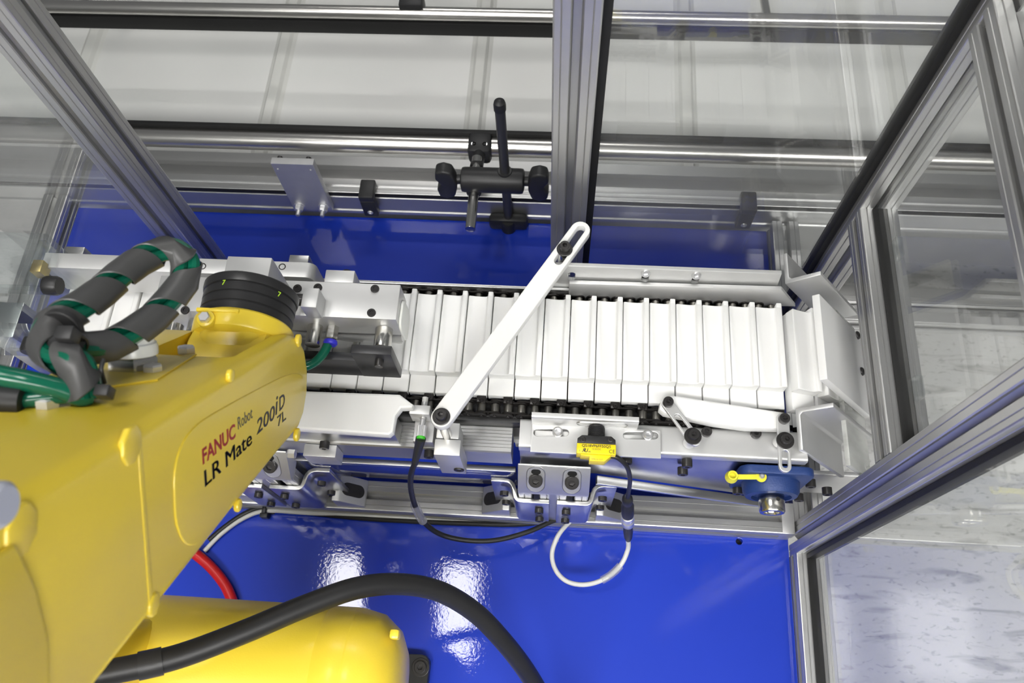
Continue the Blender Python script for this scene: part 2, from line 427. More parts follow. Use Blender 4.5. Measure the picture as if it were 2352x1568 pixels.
# ------------------------------------------------------------------ floor
def concrete():
    m = mat('stained_concrete', (0.62, 0.62, 0.60), 0.28, 0, 0.0, 5)
    nt = m.node_tree; N = nt.nodes; L = nt.links; b = N['Principled BSDF']
    tc = N.new('ShaderNodeTexCoord')
    def noise(sc, st, d=6, dist=0.0):
        mp = N.new('ShaderNodeMapping'); mp.inputs['Scale'].default_value = st; L.new(tc.outputs['Object'], mp.inputs['Vector'])
        n = N.new('ShaderNodeTexNoise'); n.inputs['Scale'].default_value = sc; n.inputs['Detail'].default_value = d; n.inputs['Distortion'].default_value = dist
        L.new(mp.outputs['Vector'], n.inputs['Vector']); return n
    a = noise(1.8, (1, 1, 1)); s = noise(5.0, (1.0, 5, 1), 12, 1.0); k = noise(55, (1, 2.2, 1), 8, .6)
    r1 = N.new('ShaderNodeValToRGB'); r1.color_ramp.elements[0].color = (.66, .66, .645, 1); r1.color_ramp.elements[1].color = (.84, .84, .83, 1)
    r1.color_ramp.elements[0].position = .3; r1.color_ramp.elements[1].position = .62; L.new(a.outputs['Fac'], r1.inputs['Fac'])
    r2 = N.new('ShaderNodeValToRGB'); r2.color_ramp.elements[0].color = (.66, .66, .65, 1); r2.color_ramp.elements[1].color = (1, 1, 1, 1)
    r2.color_ramp.elements[0].position = .34; r2.color_ramp.elements[1].position = .45; L.new(s.outputs['Fac'], r2.inputs['Fac'])
    r3 = N.new('ShaderNodeValToRGB'); r3.color_ramp.elements[0].color = (.62, .62, .61, 1); r3.color_ramp.elements[1].color = (1, 1, 1, 1)
    r3.color_ramp.elements[0].position = .33; r3.color_ramp.elements[1].position = .42; L.new(k.outputs['Fac'], r3.inputs['Fac'])
    x1 = N.new('ShaderNodeMix'); x1.data_type = 'RGBA'; x1.blend_type = 'MULTIPLY'; x1.inputs[0].default_value = 1
    x2 = N.new('ShaderNodeMix'); x2.data_type = 'RGBA'; x2.blend_type = 'MULTIPLY'; x2.inputs[0].default_value = .8
    L.new(r1.outputs[0], x1.inputs[6]); L.new(r2.outputs[0], x1.inputs[7]); L.new(x1.outputs[2], x2.inputs[6]); L.new(r3.outputs[0], x2.inputs[7])
    L.new(x2.outputs[2], b.inputs['Base Color'])
    return m
M['concrete'] = concrete()
FLOOR_Z = -.62
tag(MB().box(-5, 5, -4, 6, FLOOR_Z - .1, FLOOR_Z).build('floor', M['concrete'], None, 0), 'pale stained concrete floor below the machine', kind='structure')

# ------------------------------------------------------------------ blue machine table
table = thing('machine_table', (-.2, .35, 0), 'glossy blue painted steel machine table under the conveyor and robot', 'table')
holes = [circ(*at(1698, 1243, 0).xy, .0048, 16)]
plate('table_top', [(-.90, -.45), (.3495, -.45), (.3495, .7765), (-.90, .7765)], holes, (0, 0, -.006), (1, 0, 0), (0, 1, 0), .012, M['blue'], table, .001)
MB().box(-.88, .34, -.42, .76, -.06, -.0125, .002).build('support_slab', M['black_steel'], table)
for x in (-.86, .32):
    for y in (-.40, .74):
        MB().box(x - .03, x + .03, y - .03, y + .03, FLOOR_Z, -.06, .003).build('leg', M['alu_frame'], table)

# ------------------------------------------------------------------ guard frame of T-slot posts, rails and panes
gf = thing('guard_frame', (.37, .5, 0), 'silver T-slot aluminium guard frame with clear panes around the blue table', 'machine frame')
XR = .3725                                   # centre of the right side
def post(x, y, z0, z1): return extrusion('upright_post', (x, y, z0), z1 - z0, 'z', gf)
post(-.5585, .5875, 0, 1.6)                  # left
post(.0015, .5875, 0, 1.6)                   # middle
post(XR, .5875, FLOOR_Z, 1.6)                # back corner
post(XR, .2395, .0, 1.6)                     # front
extrusion('upper_rail', (XR, .262, .3775), .303, 'y', gf)
extrusion('top_rail', (XR, .262, .6965), .303, 'y', gf)
extrusion('lower_rail', (XR, -.5, .0125), .717, 'y', gf)
extrusion('lower_rail', (XR, .262, .0125), .303, 'y', gf)
extrusion('lower_rail', (XR, .6105, .0125), .165, 'y', gf)
extrusion('left_rail', (-.925, .02, .0125), .76, 'y', gf)
def pane(x0, x1, y0, y1, z0, z1): return MB().box(x0, x1, y0, y1, z0, z1).build('guard_pane', M['pane'], gf, 0)
def gasket(x0, x1, y0, y1, z0, z1): return MB().box(x0, x1, y0, y1, z0, z1, .0006).build('gasket', M['gasket'], gf)
pane(.031, .343, .5851, .5899, .06, 1.58)                        # back right bay
pane(XR - .0024, XR + .0024, .263, .564, .402, .673)             # side, above the chute opening
pane(XR - .0024, XR + .0024, .263, .564, .721, 1.58)
pane(XR - .0024, XR + .0024, -.48, .216, .037, 1.58)             # side, in front of the front post
pane(-1.5, -.582, .5851, .5899, .02, 1.58)                       # back left bay
gasket(.0245, .0335, .579, .596, .03, 1.59)
gasket(.341, .3495, .579, .596, .03, 1.59)
gasket(XR - .0085, XR + .0085, .2095, .2165, .036, 1.59)
gasket(XR - .0085, XR + .0085, .264, .563, .4005, .4035)
gasket(XR - .0085, XR + .0085, -.48, .215, .0355, .0385)
for y in (.33, .50):
    MB().box(XR + .003, XR + .012, y - .012, y + .012, .405, .425, .002).build('pane_clip', M['clear_plastic'], gf)
# outer rail of the frame to the right of the pane
extrusion('outer_rail', (.40, .735, -.20), 2.2, 'x', gf, .075, .045)

# ------------------------------------------------------------------ belt conveyor behind the table
bc = thing('belt_conveyor', (0, 1.1, FLOOR_Z), 'white cleated belt conveyor with silver side rails behind the table', 'conveyor')
BZ = -.05
MB().box(-3.0, 3.0, .875, 1.42, BZ - .02, BZ, .004).build('belt', M['belt'], bc)
for i in range(-3, 6):
    x = -.19 + .414 * i
    MB().prism([(-.022, 0), (.022, 0), (.014, .003), (.009, .012), (-.009, .012), (-.014, .003)], (x, .885, BZ), (1, 0, 0), (0, 0, 1), -.52, .001).build('cleat', M['cleat'], bc)
# side frame nearest the table: stepped extrusion with grooves
sec = [(0, -.10), (0, .008), (-.003, .010), (-.003, .018), (0, .020), (0, .056), (.006, .058), (.006, .068), (0, .070), (.001, .071), (.008, .071), (.010, .0685), (.014, .0685), (.016, .071), (.029, .071), (.031, .067), (.034, .066), (.056, .058), (.058, .052), (.090, .052), (.092, .050), (.092, -.10)]
MB().prism(sec, (-3, .781, 0), (0, 1, 0), (0, 0, 1), 6.0, .0008).build('side_frame', M['alu_frame'], bc, 25)
MB().box(-3, 3, .7815, .7868, .0585, .0675, .0006).build('slot_cover', M['gasket'], bc)
sec2 = [(0, -.10), (0, .045), (.05, .045), (.05, -.10)]
MB().prism(sec2, (-3, 1.425, 0), (0, 1, 0), (0, 0, 1), 6.0, .001).build('side_frame', M['alu_frame'], bc, 25)
def railbar(y, z, r): return MB().cyl((-3, y, z), (3, y, z), r, 28).build('guide_rail', M['tube_steel'], bc)
# near guide rail and far guide rail
pr = at(800, 328, .10); railbar(pr.y, .10, .0170)
pr2 = at(800, 28, .10); railbar(pr2.y, .10, .0125)
MB().box(-3, 3, pr2.y - .0125, pr2.y - .004, .058, .0875, .001).build('rail_strip', M['gasket'], bc)
MB().box(-3, 3, pr.y + .011, pr.y + .019, .098, .122, .001).build('rail_strip', M['gasket'], bc)
for x in (-2.2, -1.2, .9, 1.9):
    MB().cyl((x, pr.y, .034), (x, pr.y, .09), .006, 14).build('rail_stand', M['steel'], bc)
for x in (-1.9, -.95, .35, 1.3): MB().cyl((x, 1.45, .04), (x, pr2.y, .10), .008, 14).build('rail_stand', M['steel'], bc)
p = at(945, 6, .115)
MB().box(p.x - .022, p.x + .022, p.y - .016, p.y + .02, .09, .125, .004).build('rail_clamp', M['black_plastic'], bc)
for px, py in ((843, 452), (1720, 484)):
    p = at(px, py - 12, .08)
    c = MB().box(p.x - .013, p.x + .013, .762, .800, .0712, .086, .003).build('slot_clip', M['black_plastic'], bc)
    MB().box(p.x - .013, p.x + .013, .762, .7772, .026, .0715, .003).build('clip_foot', M['black_plastic'], c)
    screw(c, (p.x, .762, .040), (0, -1, 0), .005, .003, BUTTON, 'clip_screw')
for px in (-1.4, 0, 1.4): MB().box(px - .03, px + .03, 1.0, 1.3, FLOOR_Z, BZ - .02, .003).build('stand', M['alu_frame'], bc)

# ------------------------------------------------------------------ flat bracket standing on the belt conveyor side rail
mb = thing('flat_bracket', at(710, 480, .0), 'flat silver aluminium bracket with two studs beside the black clamp', 'bracket')
YP = .768
zt, zb = aty(668, 377, YP).z, aty(710, 482, YP).z
xa, xb = aty(622, 377, YP).x, aty(718, 377, YP).x
xm, W2 = (xa + xb) / 2, (xb - xa) / 2
plate('plate', [(xa, zb), (xb, zb), (xb, zt), (xa, zt)], [circ(xm - W2 * .78, zt - .014, .0016, 10), circ(xm + W2 * .78, zt - .014, .0016, 10)], (0, YP + .0063, 0), (1, 0, 0), (0, 0, 1), .0125, M['alu_cast'], mb, .0008)
for sx in (-1, 1):
    s0 = V((xm + sx * W2 * .62, YP, zb + .012)); n = V((0, -1, 0)); q = n.to_track_quat('Z', 'Y')
    st = MB().cyl(s0, s0 + n * .020, .0038, 16, None, .0006).build('stud', M['zinc'], mb)
    link('nut', HEXB, st, s0 + n * .0015, q, (.0080, .0080, .0085))
    link('washer', WASHER_Z, st, s0, q, (.0098, .0098, .008))
    screw(mb, V((xm + sx * W2 * .68, YP + .0127, zt - .006)), -n, .0045, .005, CAP, 'rear_screw')

# ------------------------------------------------------------------ guide rail clamp with two star knobs
gc = thing('guide_rail_clamp', (.0, .79, .0), 'black cross clamp with two wing knobs holding the rear guide rail', 'clamp')
YR = aty(1166, 470, .77)
xv = YR.x; yv = .770                               # vertical rod
base = at(1172, 486, .0)
ztop = aty(1145, 238, yv).z
x_v = aty(1160, 400, yv).x
vr = MB().cyl((x_v, yv, .0), (x_v, yv, ztop), .0078, 20).build('upright_rod', M['dark_rod'], gc)
MB().lathe([(0, -.012), (.0090, -.012), (.0092, -.002), (.0080, .0035), (.0040, .0062), (0, .007)], (x_v, yv, ztop), (0, 0, 1), 20).build('end_cap', M['black_plastic'], vr)
zc = aty(1160, 410, yv).z
lo = aty(1060, 410, yv).x; hi = aty(1205, 415, yv).x
hub = MB().lathe([(0, 0), (.014, 0), (.0195, .002), (.0205, .006), (.0205, hi - lo - .006), (.0195, hi - lo - .002), (.014, hi - lo), (0, hi - lo)], (lo, yv - .004, zc), (1, 0, 0), 28).build('cross_hub', M['black_plastic'], gc)
MB().lathe([(.011, -.022), (.012, -.020), (.012, .020), (.011, .022)], (x_v, yv, zc), (0, 0, 1), 24).build('boss', M['black_plastic'], hub)
hx = aty(1098, 470, yv).x
yh0 = at(1112, 352, zc).y
hp0, hp1 = V((hx, yh0, zc - .012)), V((hx, at(1095, 527, zc - .012).y, zc - .012))
MB().cyl(hp0, hp1, .0084, 20, None, .0006).build('cross_rod', M['steel'], gc)
MB().lathe([(.011, 0), (.0122, .002), (.0122, .036), (.011, .038)], (hx, yv - .024, zc - .012), (0, 1, 0), 24).build('boss', M['black_plastic'], hub)
def wing(x, sgn):
    prof = [(-.019, -.024), (-.009, -.028), (.002, -.024), (.006, -.008), (.006, .008), (.002, .024), (-.009, .028), (-.019, .024), (-.021, .010), (-.014, 0), (-.021, -.010)]
    k = MB()
    pts = [(-sgn * (px * 1.25 - .006), pz * 1.35) for px, pz in prof]
    if sgn > 0: pts = pts[::-1]
    k.prism(pts, (x, yv + .004, zc), (1, 0, 0), (0, 0, 1), .022, .0045, 3)
    k.cyl((x - sgn * .008, yv - .004, zc), (x + sgn * .004, yv - .004, zc), .008)
    return k.build('wing_knob', M['black_plastic'], gc)
wing(lo - .008, -1); wing(hi + .008, 1)
ch = MB()
hc = at(1108, 345, .11)
ch.box(hx - .020, hx + .020, pr.y - .028, pr.y + .016, .086, .124, .008)
ch.cyl((hx, yh0 - .02, zc - .012), (hx, pr.y, .10), .011)
hd = ch.build('rail_jaw', M['black_plastic'], gc)
for sx in (-1, 1): screw(hd, (hx + sx * .0095, pr.y - .012, .121), (0, 0, 1), .0046, .003, CAPZ, 'jaw_screw')
ft = MB().box(x_v - .034, x_v + .034, .758, .7775, .0005, .032, .007)
ft.lathe([(.013, 0), (.013, .022), (.011, .026)], (x_v, yv - .006, .0005), (0, 0, 1), 24)
ft.build('foot', M['black_plastic'], gc)
# ------------------------------------------------------------------ slat conveyor
PITCH = .015875
CZ = .326                         # chain centre line
YF, YB = .3145, .4605             # front and rear chain
SPX, SPR = .258, .0760            # sprocket shaft x, radius
SPZ = CZ - SPR
SLOPE = math.radians(53)
cv = thing('slat_conveyor', (0, .38, 0), 'chain conveyor carrying white plastic slats across the blue table', 'conveyor')

def ribbon(pts, t, rc=.004, n=4):
    """closed outline of a bent strip of thickness t whose one side follows pts (2-D), corners rounded"""
    P = []
    for i, p in enumerate(pts):
        p = V((p[0], p[1]))
        if 0 < i < len(pts) - 1:
            a, b = V(pts[i - 1][:2]), V(pts[i + 1][:2])
            q0 = p + (a - p).normalized() * min(rc, (a - p).length * .45); q1 = p + (b - p).normalized() * min(rc, (b - p).length * .45)
            for k in range(n + 1):
                s = k / n; P.append(q0 * (1 - s) ** 2 + p * 2 * s * (1 - s) + q1 * s * s)
        else: P.append(p)
    L, R = [], []
    for i, p in enumerate(P):
        d = (P[min(i + 1, len(P) - 1)] - P[max(i - 1, 0)]).normalized(); nn = V((-d.y, d.x))
        L.append(tuple(p)); R.append(tuple(p + nn * t))
    return L + R[::-1]

# slat: origin at left bottom edge on the chain line
def slat_mesh(inner=False):
    s = MB()
    s.prism([(.0005, -.004), (.0309, -.004), (.0309, .0092), (.0005, .0092)], (0, .3275, 0), (1, 0, 0), (0, 0, 1), -.1240, .0012)
    up = [(.0002, .009), (.0311, .009), (.0311, .0262), (.0300, .0272), (.0252, .0272), (.0244, .0262), (.0238, .0240), (.0215, .0226), (.017, .0222), (.008, .0230), (.0014, .0240), (.0002, .0230)]
    rear = []
    s.prism(up, (0, .3490, 0), (1, 0, 0), (0, 0, 1), -.1030, .0007, 1)
    s.prism([(.0246, .009), (.0309, .009), (.0309, .0266), (.0297, .0272), (.0252, .0272), (.0246, .0262)], (0, .450, 0), (1, 0, 0), (0, 0, 1), -.0068, .0006, 1)
    return s.mesh('slat', M['white_plastic'], 40)
SLAT = slat_mesh()
TAB = MB().box(-.0125, -.0012, .3188, .3272, -.004, .0085, .001).mesh('chain_tab', M['chain'])
def slat_at(q, tabs=True):
    """q = path length of the left edge measured from the sprocket top; returns transform"""
    s = q + PITCH                      # slat centre
    if s <= 0: p, a = V((SPX + s, 0, CZ)), 0
    else:
        am = SPR * SLOPE
        a = min(s, am) / SPR
        p = V((SPX + SPR * math.sin(a), 0, SPZ + SPR * math.cos(a)))
        if s > am: p = p + V((math.cos(SLOPE), 0, -math.sin(SLOPE))) * (s - am)
    from mathutils import Quaternion
    rot = Quaternion((0, 1, 0), a)
    loc = p + rot @ V((-PITCH, 0, 0))
    o = link('slat', SLAT, cv, loc, rot)
    if tabs:
        t = bpy.data.objects.new('chain_tab', TAB); C.objects.link(t); t.parent = o; t.location = (2 * PITCH, 0, 0)
        b = bpy.data.objects.new('tab_bolt', BUTTON_B); C.objects.link(b); b.parent = o; b.location = (2 * PITCH - .0068, .3215, .008); b.scale = (.0028, .0028, .0026)
    return o
BUTTON_B = screw_mesh('tab_bolt', M['chain'], True)
X_GAP = .2635
for k in range(-27, 5): slat_at(X_GAP - SPX + (k - 1) * 2 * PITCH + (.004 if k >= 1 else 0), -27 < k < 1)
# return run, slats hanging upside down
from mathutils import Quaternion
for k in range(0, 19): link('return_slat', SLAT, cv, (.235 - k * 2 * PITCH, .7775, SPZ - SPR), Quaternion((1, 0, 0), PI))

# chain: pins as the part, rollers and link plates as pieces
ROLL = MB().lathe([(.0030, -.0049), (.0050, -.0047), (.0051, -.004), (.0051, .004), (.0050, .0047), (.0030, .0049)], (0, 0, 0), (0, 1, 0), 16).mesh('roller', M['roller'])
def link_plate():
    pts = []
    for cx, a0 in ((PITCH, -70), (0, 110)):
        for k in range(8): a = math.radians(a0 + 140 * k / 7); pts.append((cx + .0072 * math.cos(a), .0072 * math.sin(a)))
    wa = [(PITCH / 2, .0054)]
    pts = pts[:8] + [(PITCH / 2, .0052)] + pts[8:] + [(PITCH / 2, -.0052)]
    return MB().prism(pts, (0, -.001, 0), (1, 0, 0), (0, 0, 1), -.002, .0003, 1).mesh('link_plate', M['chain'])
LINK = link_plate()
for nm, y, x0, x1 in (('front_chain', YF, -.20, .262), ('rear_chain', YB, -.62, .262)):
    n = int((x1 - x0) / PITCH)
    pins = MB()
    for i in range(n):
        x = X_GAP - .006 - i * PITCH
        pins.cyl((x, y - .0105, CZ), (x, y + .0105, CZ), .0024, 10, None, .0004)
    ch = pins.build(nm, M['chain'], cv)
    for i in range(n):
        x = X_GAP - .006 - i * PITCH
        link('roller', ROLL, ch, (x, y, CZ))
        off = .0062 if i % 2 else .0084
        for sg in (-1, 1): link('link_plate', LINK, ch, (x - PITCH, y + sg * off, CZ))
# wear strips and side frames
MB().box(-.62, .25, .3000, .3055, .300, .3205, .001).box(-.62, .25, .3055, .3225, .305, .3195, .001).build('wear_strip', M['black_plastic'], cv)
MB().box(-.62, .25, .4535, .4685, .300, .3165, .001).build('wear_strip', M['black_plastic'], cv)
g = [(.268, .250), (.268, .299)]
yy = .268
top = [(.268, .298), (.2695, .3005)]
for k in range(7):
    y0 = .2705 + k * .0042
    top += [(y0, .3005), (y0 + .0026, .3005), (y0 + .0030, .2985), (y0 + .0040, .2985)]
sec = [(.268, .252)] + [(.300, .252), (.300, .3005)] + top[::-1]
MB().prism(sec, (-.62, 0, 0), (0, 1, 0), (0, 0, 1), .565, 0).build('side_profile', M['alu_frame'], cv, 20)
MB().box(-.62, .255, .4700, .4740, .17, .338, .0008).build('rear_side_plate', M['alu'], cv)
# bent front cover on the right: top flange, front wall, sloping lower lip
MB().prism(ribbon([(.304, .318), (.304, .3265), (.2685, .3265), (.2685, .3130)], .003, .004), (-.045, 0, 0), (0, 1, 0), (0, 0, 1), .332, 0).build('front_cover', M['alu_white'], cv, 30)
sp = MB()
sp.prism([(-.045, .3125), (.287, .3125), (.287, .125), (.272, .140), (.052, .213), (-.045, .213)], (0, .2715, 0), (1, 0, 0), (0, 0, 1), -.004, .0005)
sp.build('front_side_plate', M['alu_shaded'], cv)
dl = V((.272 - .052, 0, .140 - .213)); 
lipm = Matrix.Translation((.052, .2675, .213)) @ Matrix.Rotation(-math.atan2(dl.z, dl.x), 4, 'Y')
MB().box(0, dl.length + .012, -.010, .001, -.003, .003, .0006, lipm).build('lower_lip', M['alu'], cv)
# left lower guard of clear plastic with its polished top edge
MB().box(-.44, -.052, .2655, .2715, .150, .2215, .0005).build('clear_skirt', M['clear_plastic'], cv)
MB().box(-.44, -.052, .2650, .2720, .2217, .2245, .0006).build('skirt_edge', M['alu'], cv)
# shaft and sprockets
def sprocket(y):
    pts = []
    n = 30
    for k in range(n):
        for f, r in ((0, .0600), (.18, .0600), (.36, .0545), (.64, .0545), (.82, .0600)):
            a = 2 * PI * (k + f) / n; pts.append((SPX + r * math.cos(a), SPZ + r * math.sin(a)))
    MB().prism(pts, (0, y - .0035, 0), (1, 0, 0), (0, 0, 1), -.007).build('sprocket', M['chain'], cv)
sprocket(YF); sprocket(YB)
MB().cyl((SPX, .2395, SPZ + .018), (SPX, .50, SPZ + .018), .0125, 24, None, .001).build('drive_shaft', M['steel'], cv)
MB().box(-.55, .20, .335, .44, .235, .285, .002).build('carrier_beam', M['black_anod'], cv)

# screws of the cover and wall bolts
for px, py in ((1622, 993), (1735, 997)): screw(cv, at(px, py, .3265), (0, 0, 1), .0060, .006)
for px, py in ((1440, 1058), (1578, 1066), (1568, 1084), (1862, 1112), (1900, 1130), (1835, 1144)):
    p = aty(px, py, .262 if px < 1600 else .262)
    screw(cv, (p.x, .2677, p.z), (0, -1, 0), .0062, .0095)
for px, py in ((745, 1025), (985, 1045)):
    p = aty(px, py, .262); screw(cv, (p.x, .2677, p.z), (0, -1, 0), .0060, .009)

# rear guide on the right: slotted wall with two button screws and a bar in front of it
gl = -.022
pl = plate('rear_guide_wall', [(gl, .300), (.262, .300), (.254, .392), (gl, .392)], [obround(x, .364, x, .380, .0042) for x in (aty(1483, 628, .478).x, aty(1599, 632, .478).x)] + [obround(.0085, .360, .0085, .372, .0042)],
           (0, .4775, 0), (1, 0, 0), (0, 0, 1), .005, M['alu_white'], cv, .0006)
MB().box(.06, .20, .4806, .4826, .355, .386, .0003).build('slot_shade_sheet', M['gasket'], pl)  # black sheet added behind the slots so they look shaded
for px, py in ((1483, 626), (1599, 631)):
    p = aty(px, py, .475); screw(pl, (p.x, .4750, p.z), (0, -.75, .6), .0058, .0065, BUTTON, 'button_screw')
MB().prism([(.006, .318), (.288, .324), (.260, .367), (.006, .3620)], (0, .4725, 0), (1, 0, 0), (0, 0, 1), .0052, .0007).build('rear_guide_bar', M['alu_white'], cv)

# rear guide plate on the left with rounded end, and the white front guide plate beside the robot
rg = plate('left_guide_plate', [(-.62, .362), (-.294, .362), (-.292, .370), (-.292, .408)] + [(-.302 + .010 * math.cos(a), .410 + .010 * math.sin(a)) for a in [PI / 2 * k / 5 for k in range(6)]] + [(-.62, .420)], [],
           (0, .4415, 0), (1, 0, 0), (0, 0, 1), .020, M['alu_white'], cv, .001)
for px, py in ((465, 611), (648, 612)):
    p = at(px, py, .4205); MB().lathe([(.0028, 0), (.0042, 0), (.0042, .0012), (.0028, .0004)], (p.x, p.y, .4195), (0, 0, 1), 18).build('hole_rim', M['black_steel'], rg)
for x in (-.6, -.32): MB().box(x - .012, x + .012, .455, .472, .30, .40, .001).build('guide_bracket', M['alu'], cv)
out = [at(*p, .36).xy for p in ((640, 895), (918, 905), (950, 929), (947, 937), (922, 938), (909, 955), (903, 992), (893, 1000), (640, 982))]
plate('front_guide_plate', [tuple(p) for p in out], [], (0, 0, .354), (1, 0, 0), (0, 1, 0), .014, M['white_plastic'], cv, .003)
MB().box(-.33, -.19, .272, .296, .3008, .3465, .001).build('plate_riser', M['alu'], cv)
MB().box(*sorted((at(700, 1010, .30).x, at(775, 1010, .30).x)), .252, .2675, .262, .298, .001).build('stop_block', M['alu_cast'], cv)
screw(cv, V((at(694, 1003, .28).x - .004, .258, .282)), (-1, 0, 0), .006, .010, HEXB, 'hex_bolt')

# ------------------------------------------------------------------ legs: 45x90 extrusions, gusset on top, clamps and corner castings on the base rail
base_rail = extrusion('base_rail', (-.88, .264, .0225), 1.21, 'x', None, .045, .045)
tag(base_rail, 'silver T-slot base rail bolted across the blue table under the conveyor', 'rail')
MB().box(.330, .3478, .2415, .2865, .0, .045, .0008).build('end_block', M['alu_cast'], base_rail)
def conveyor_leg(cx, label, right=True):
    t = thing('conveyor_leg', (cx, .262, .045), label, 'support leg')
    extrusion('leg_extrusion', (cx, .2625, .0455), .170, 'z', t, .090, .045, (-.0225, .0225), (0,))
    g = MB()
    # gusset: wedge with sloping face and two flat pockets, their inner shade a black patch
    pr = [(.2395, .2156), (.2660, .2156), (.2660, .2650), (.2640, .2650), (.2395, .2262)]
    g.prism(pr, (cx - .0450, 0, 0), (0, 1, 0), (0, 0, 1), .0900, .0015)
    gu = g.build('gusset', M['alu_cast'], t)
    sl = V((0, .2640 - .2395, .2650 - .2262)).normalized(); nn = V((0, -sl.z, sl.y))
    for sx in (-.0225, .0225):
        c = V((cx + sx, (.2640 + .2395) / 2, (.2650 + .2262) / 2))
        plate('pocket_rim', obround(0, -.010, 0, .010, .0120), [obround(0, -.010, 0, .010, .0108)], c + nn * .0002, (1, 0, 0), sl, .0012, M['alu'], gu, .0003)
        plate('pocket', obround(0, -.010, 0, .010, .0108), [], c + nn * .0004, (1, 0, 0), sl, .0004, M['zinc'], gu, .0001)
        plate('pocket_shade_patch', obround(-.002, .013, .002, .013, .0040), [], c + nn * .0008, (1, 0, 0), sl, .0004, M['gasket'], gu, .0001)  # flat black patch painting the shade inside the pocket
        screw(gu, c + nn * .0006, nn * .8 + V((0, 0, .5)), .0088, .007)
    # two Z-shaped clamps around the leg
    def zb(pts, sx):
        w = [(cx + sx * x, y) for x, y in pts]
        if sx < 0: rb = ribbon([(x, y) for x, y in w], .0055, .010)
        else: rb = ribbon(w[::-1], .0055, .010)
        o = MB().prism(rb, (0, 0, .075), (1, 0, 0), (0, 1, 0), .115, .0008).build('clamp_plate', M['alu'], t, 30)
        for x, y, zz in ((.018, .2330, .160), (.066, .2540, .160), (.018, .2330, .105), (.066, .2540, .105)):
            screw(o, (cx + sx * x, y, zz), (0, -1, 0), .0058, .006)
    Z = [(.083, .2600), (.056, .2600), (.051, .2340), (.005, .2340)]
    zb([(x, y) for x, y in Z], -1); zb(Z, 1)
    # corner castings on the base rail
    for sx in (-1, 1):
        x0 = cx + sx * .062
        k = MB()
        k.prism([(0, 0), (.042, 0), (.042, .008), (.010, .040), (0, .040)] if sx > 0 else [(0, 0), (0, .040), (-.010, .040), (-.042, .008), (-.042, 0)], (x0, .2845, .0452), (1, 0, 0), (0, 0, 1), .040, .0015)
        ca = k.build('corner_casting', M['alu_cast'], t)
        c = V((x0 + sx * .026, .2645, .0692)); ux = V((.032 * sx, 0, -.032)).normalized()
        nn2 = V((sx * .707, 0, .707)); 
        if sx > 0: plate('slot_hole', obround(-.010, 0, .010, 0, .0095), [], c + nn2 * .0002, ux, V((0, 1, 0)), .0006, M['black_steel'], ca, .0001)
        else: plate('slot_hole', obround(-.010, 0, .010, 0, .0095), [], c + nn2 * .0002, -ux, V((0, 1, 0)), .0006, M['black_steel'], ca, .0001)
    return t
conveyor_leg(-.0025, 'twin-slot conveyor leg with screwed gusset below the yellow sensor')
conveyor_leg(-.385, 'twin-slot conveyor leg half hidden under the yellow robot arm')

# ------------------------------------------------------------------ flange bearing with yellow grease cap
bz = .268
bg = thing('flange_bearing', (SPX, .262, bz), 'dark blue square flange bearing with yellow grease cap on conveyor side', 'bearing')
h = MB(); s = .043
h.prism(rrect(SPX - s, bz - s, SPX + s, bz + s, .014), (0, .2676, 0), (1, 0, 0), (0, 0, 1), .011, .0025)
h.lathe([(.034, 0), (.033, .012), (.030, .017), (.0235, .018), (.0225, .014), (0, .014)], (SPX, .2570, bz), (0, -1, 0), 32)
hb = h.build('housing', M['bearing_blue'], bg)
MB().lathe([(0, 0), (.0148, 0), (.0152, .001), (.0152, .020), (.0140, .022), (.0100, .022), (.0095, .0195), (0, .0195)], (SPX, .2425, bz), (0, -1, 0), 28).build('collar', M['steel'], bg)
MB().lathe([(0, 0), (.0026, 0), (.0026, .0006), (0, .0006)], V((SPX + .004, .2345, bz + .0142)), (.25, 0, .97), 14).build('set_screw', M['black_steel'], bg)
for sx in (-1, 1):
    for sz in (-1,): screw(bg, (SPX + sx * .032, .2566, bz + sz * .032), (0, -1, 0), .0065, .008)
gz = bz + .0345
a, b = at(1681, 1094, gz + .004), at(1749, 1094, gz + .004)
cp = plate('cap_strap', obround(a.x, a.y, b.x, b.y, .0030), [circ(b.x, b.y, .0024, 14)], (0, 0, gz + .002), (1, 0, 0), (0, 1, 0), .0016, M['cap_yellow'], bg, .0003)
MB().lathe([(0, 0), (.0074, 0), (.0074, .003), (.0058, .006), (.0056, .010), (.0040, .010), (.0038, .004), (0, .004)], (a.x, a.y, gz), (0, 0, 1), 22).build('grease_cap', M['cap_yellow'], cp)
MB().lathe([(.0040, .0), (.0062, 0), (.0062, .002), (.0040, .002)], (b.x, b.y, gz + .0012), (0, 0, 1), 22).build('cap_ring', M['cap_yellow'], cp)
MB().lathe([(0, -.012), (.0022, -.012), (.0030, .004), (.0030, .007), (.0018, .0085), (.0012, .0085), (.0010, .006), (0, .006)], (b.x, b.y, gz), (0, 0, 1), 16).build('grease_nipple', M['zinc'], bg)

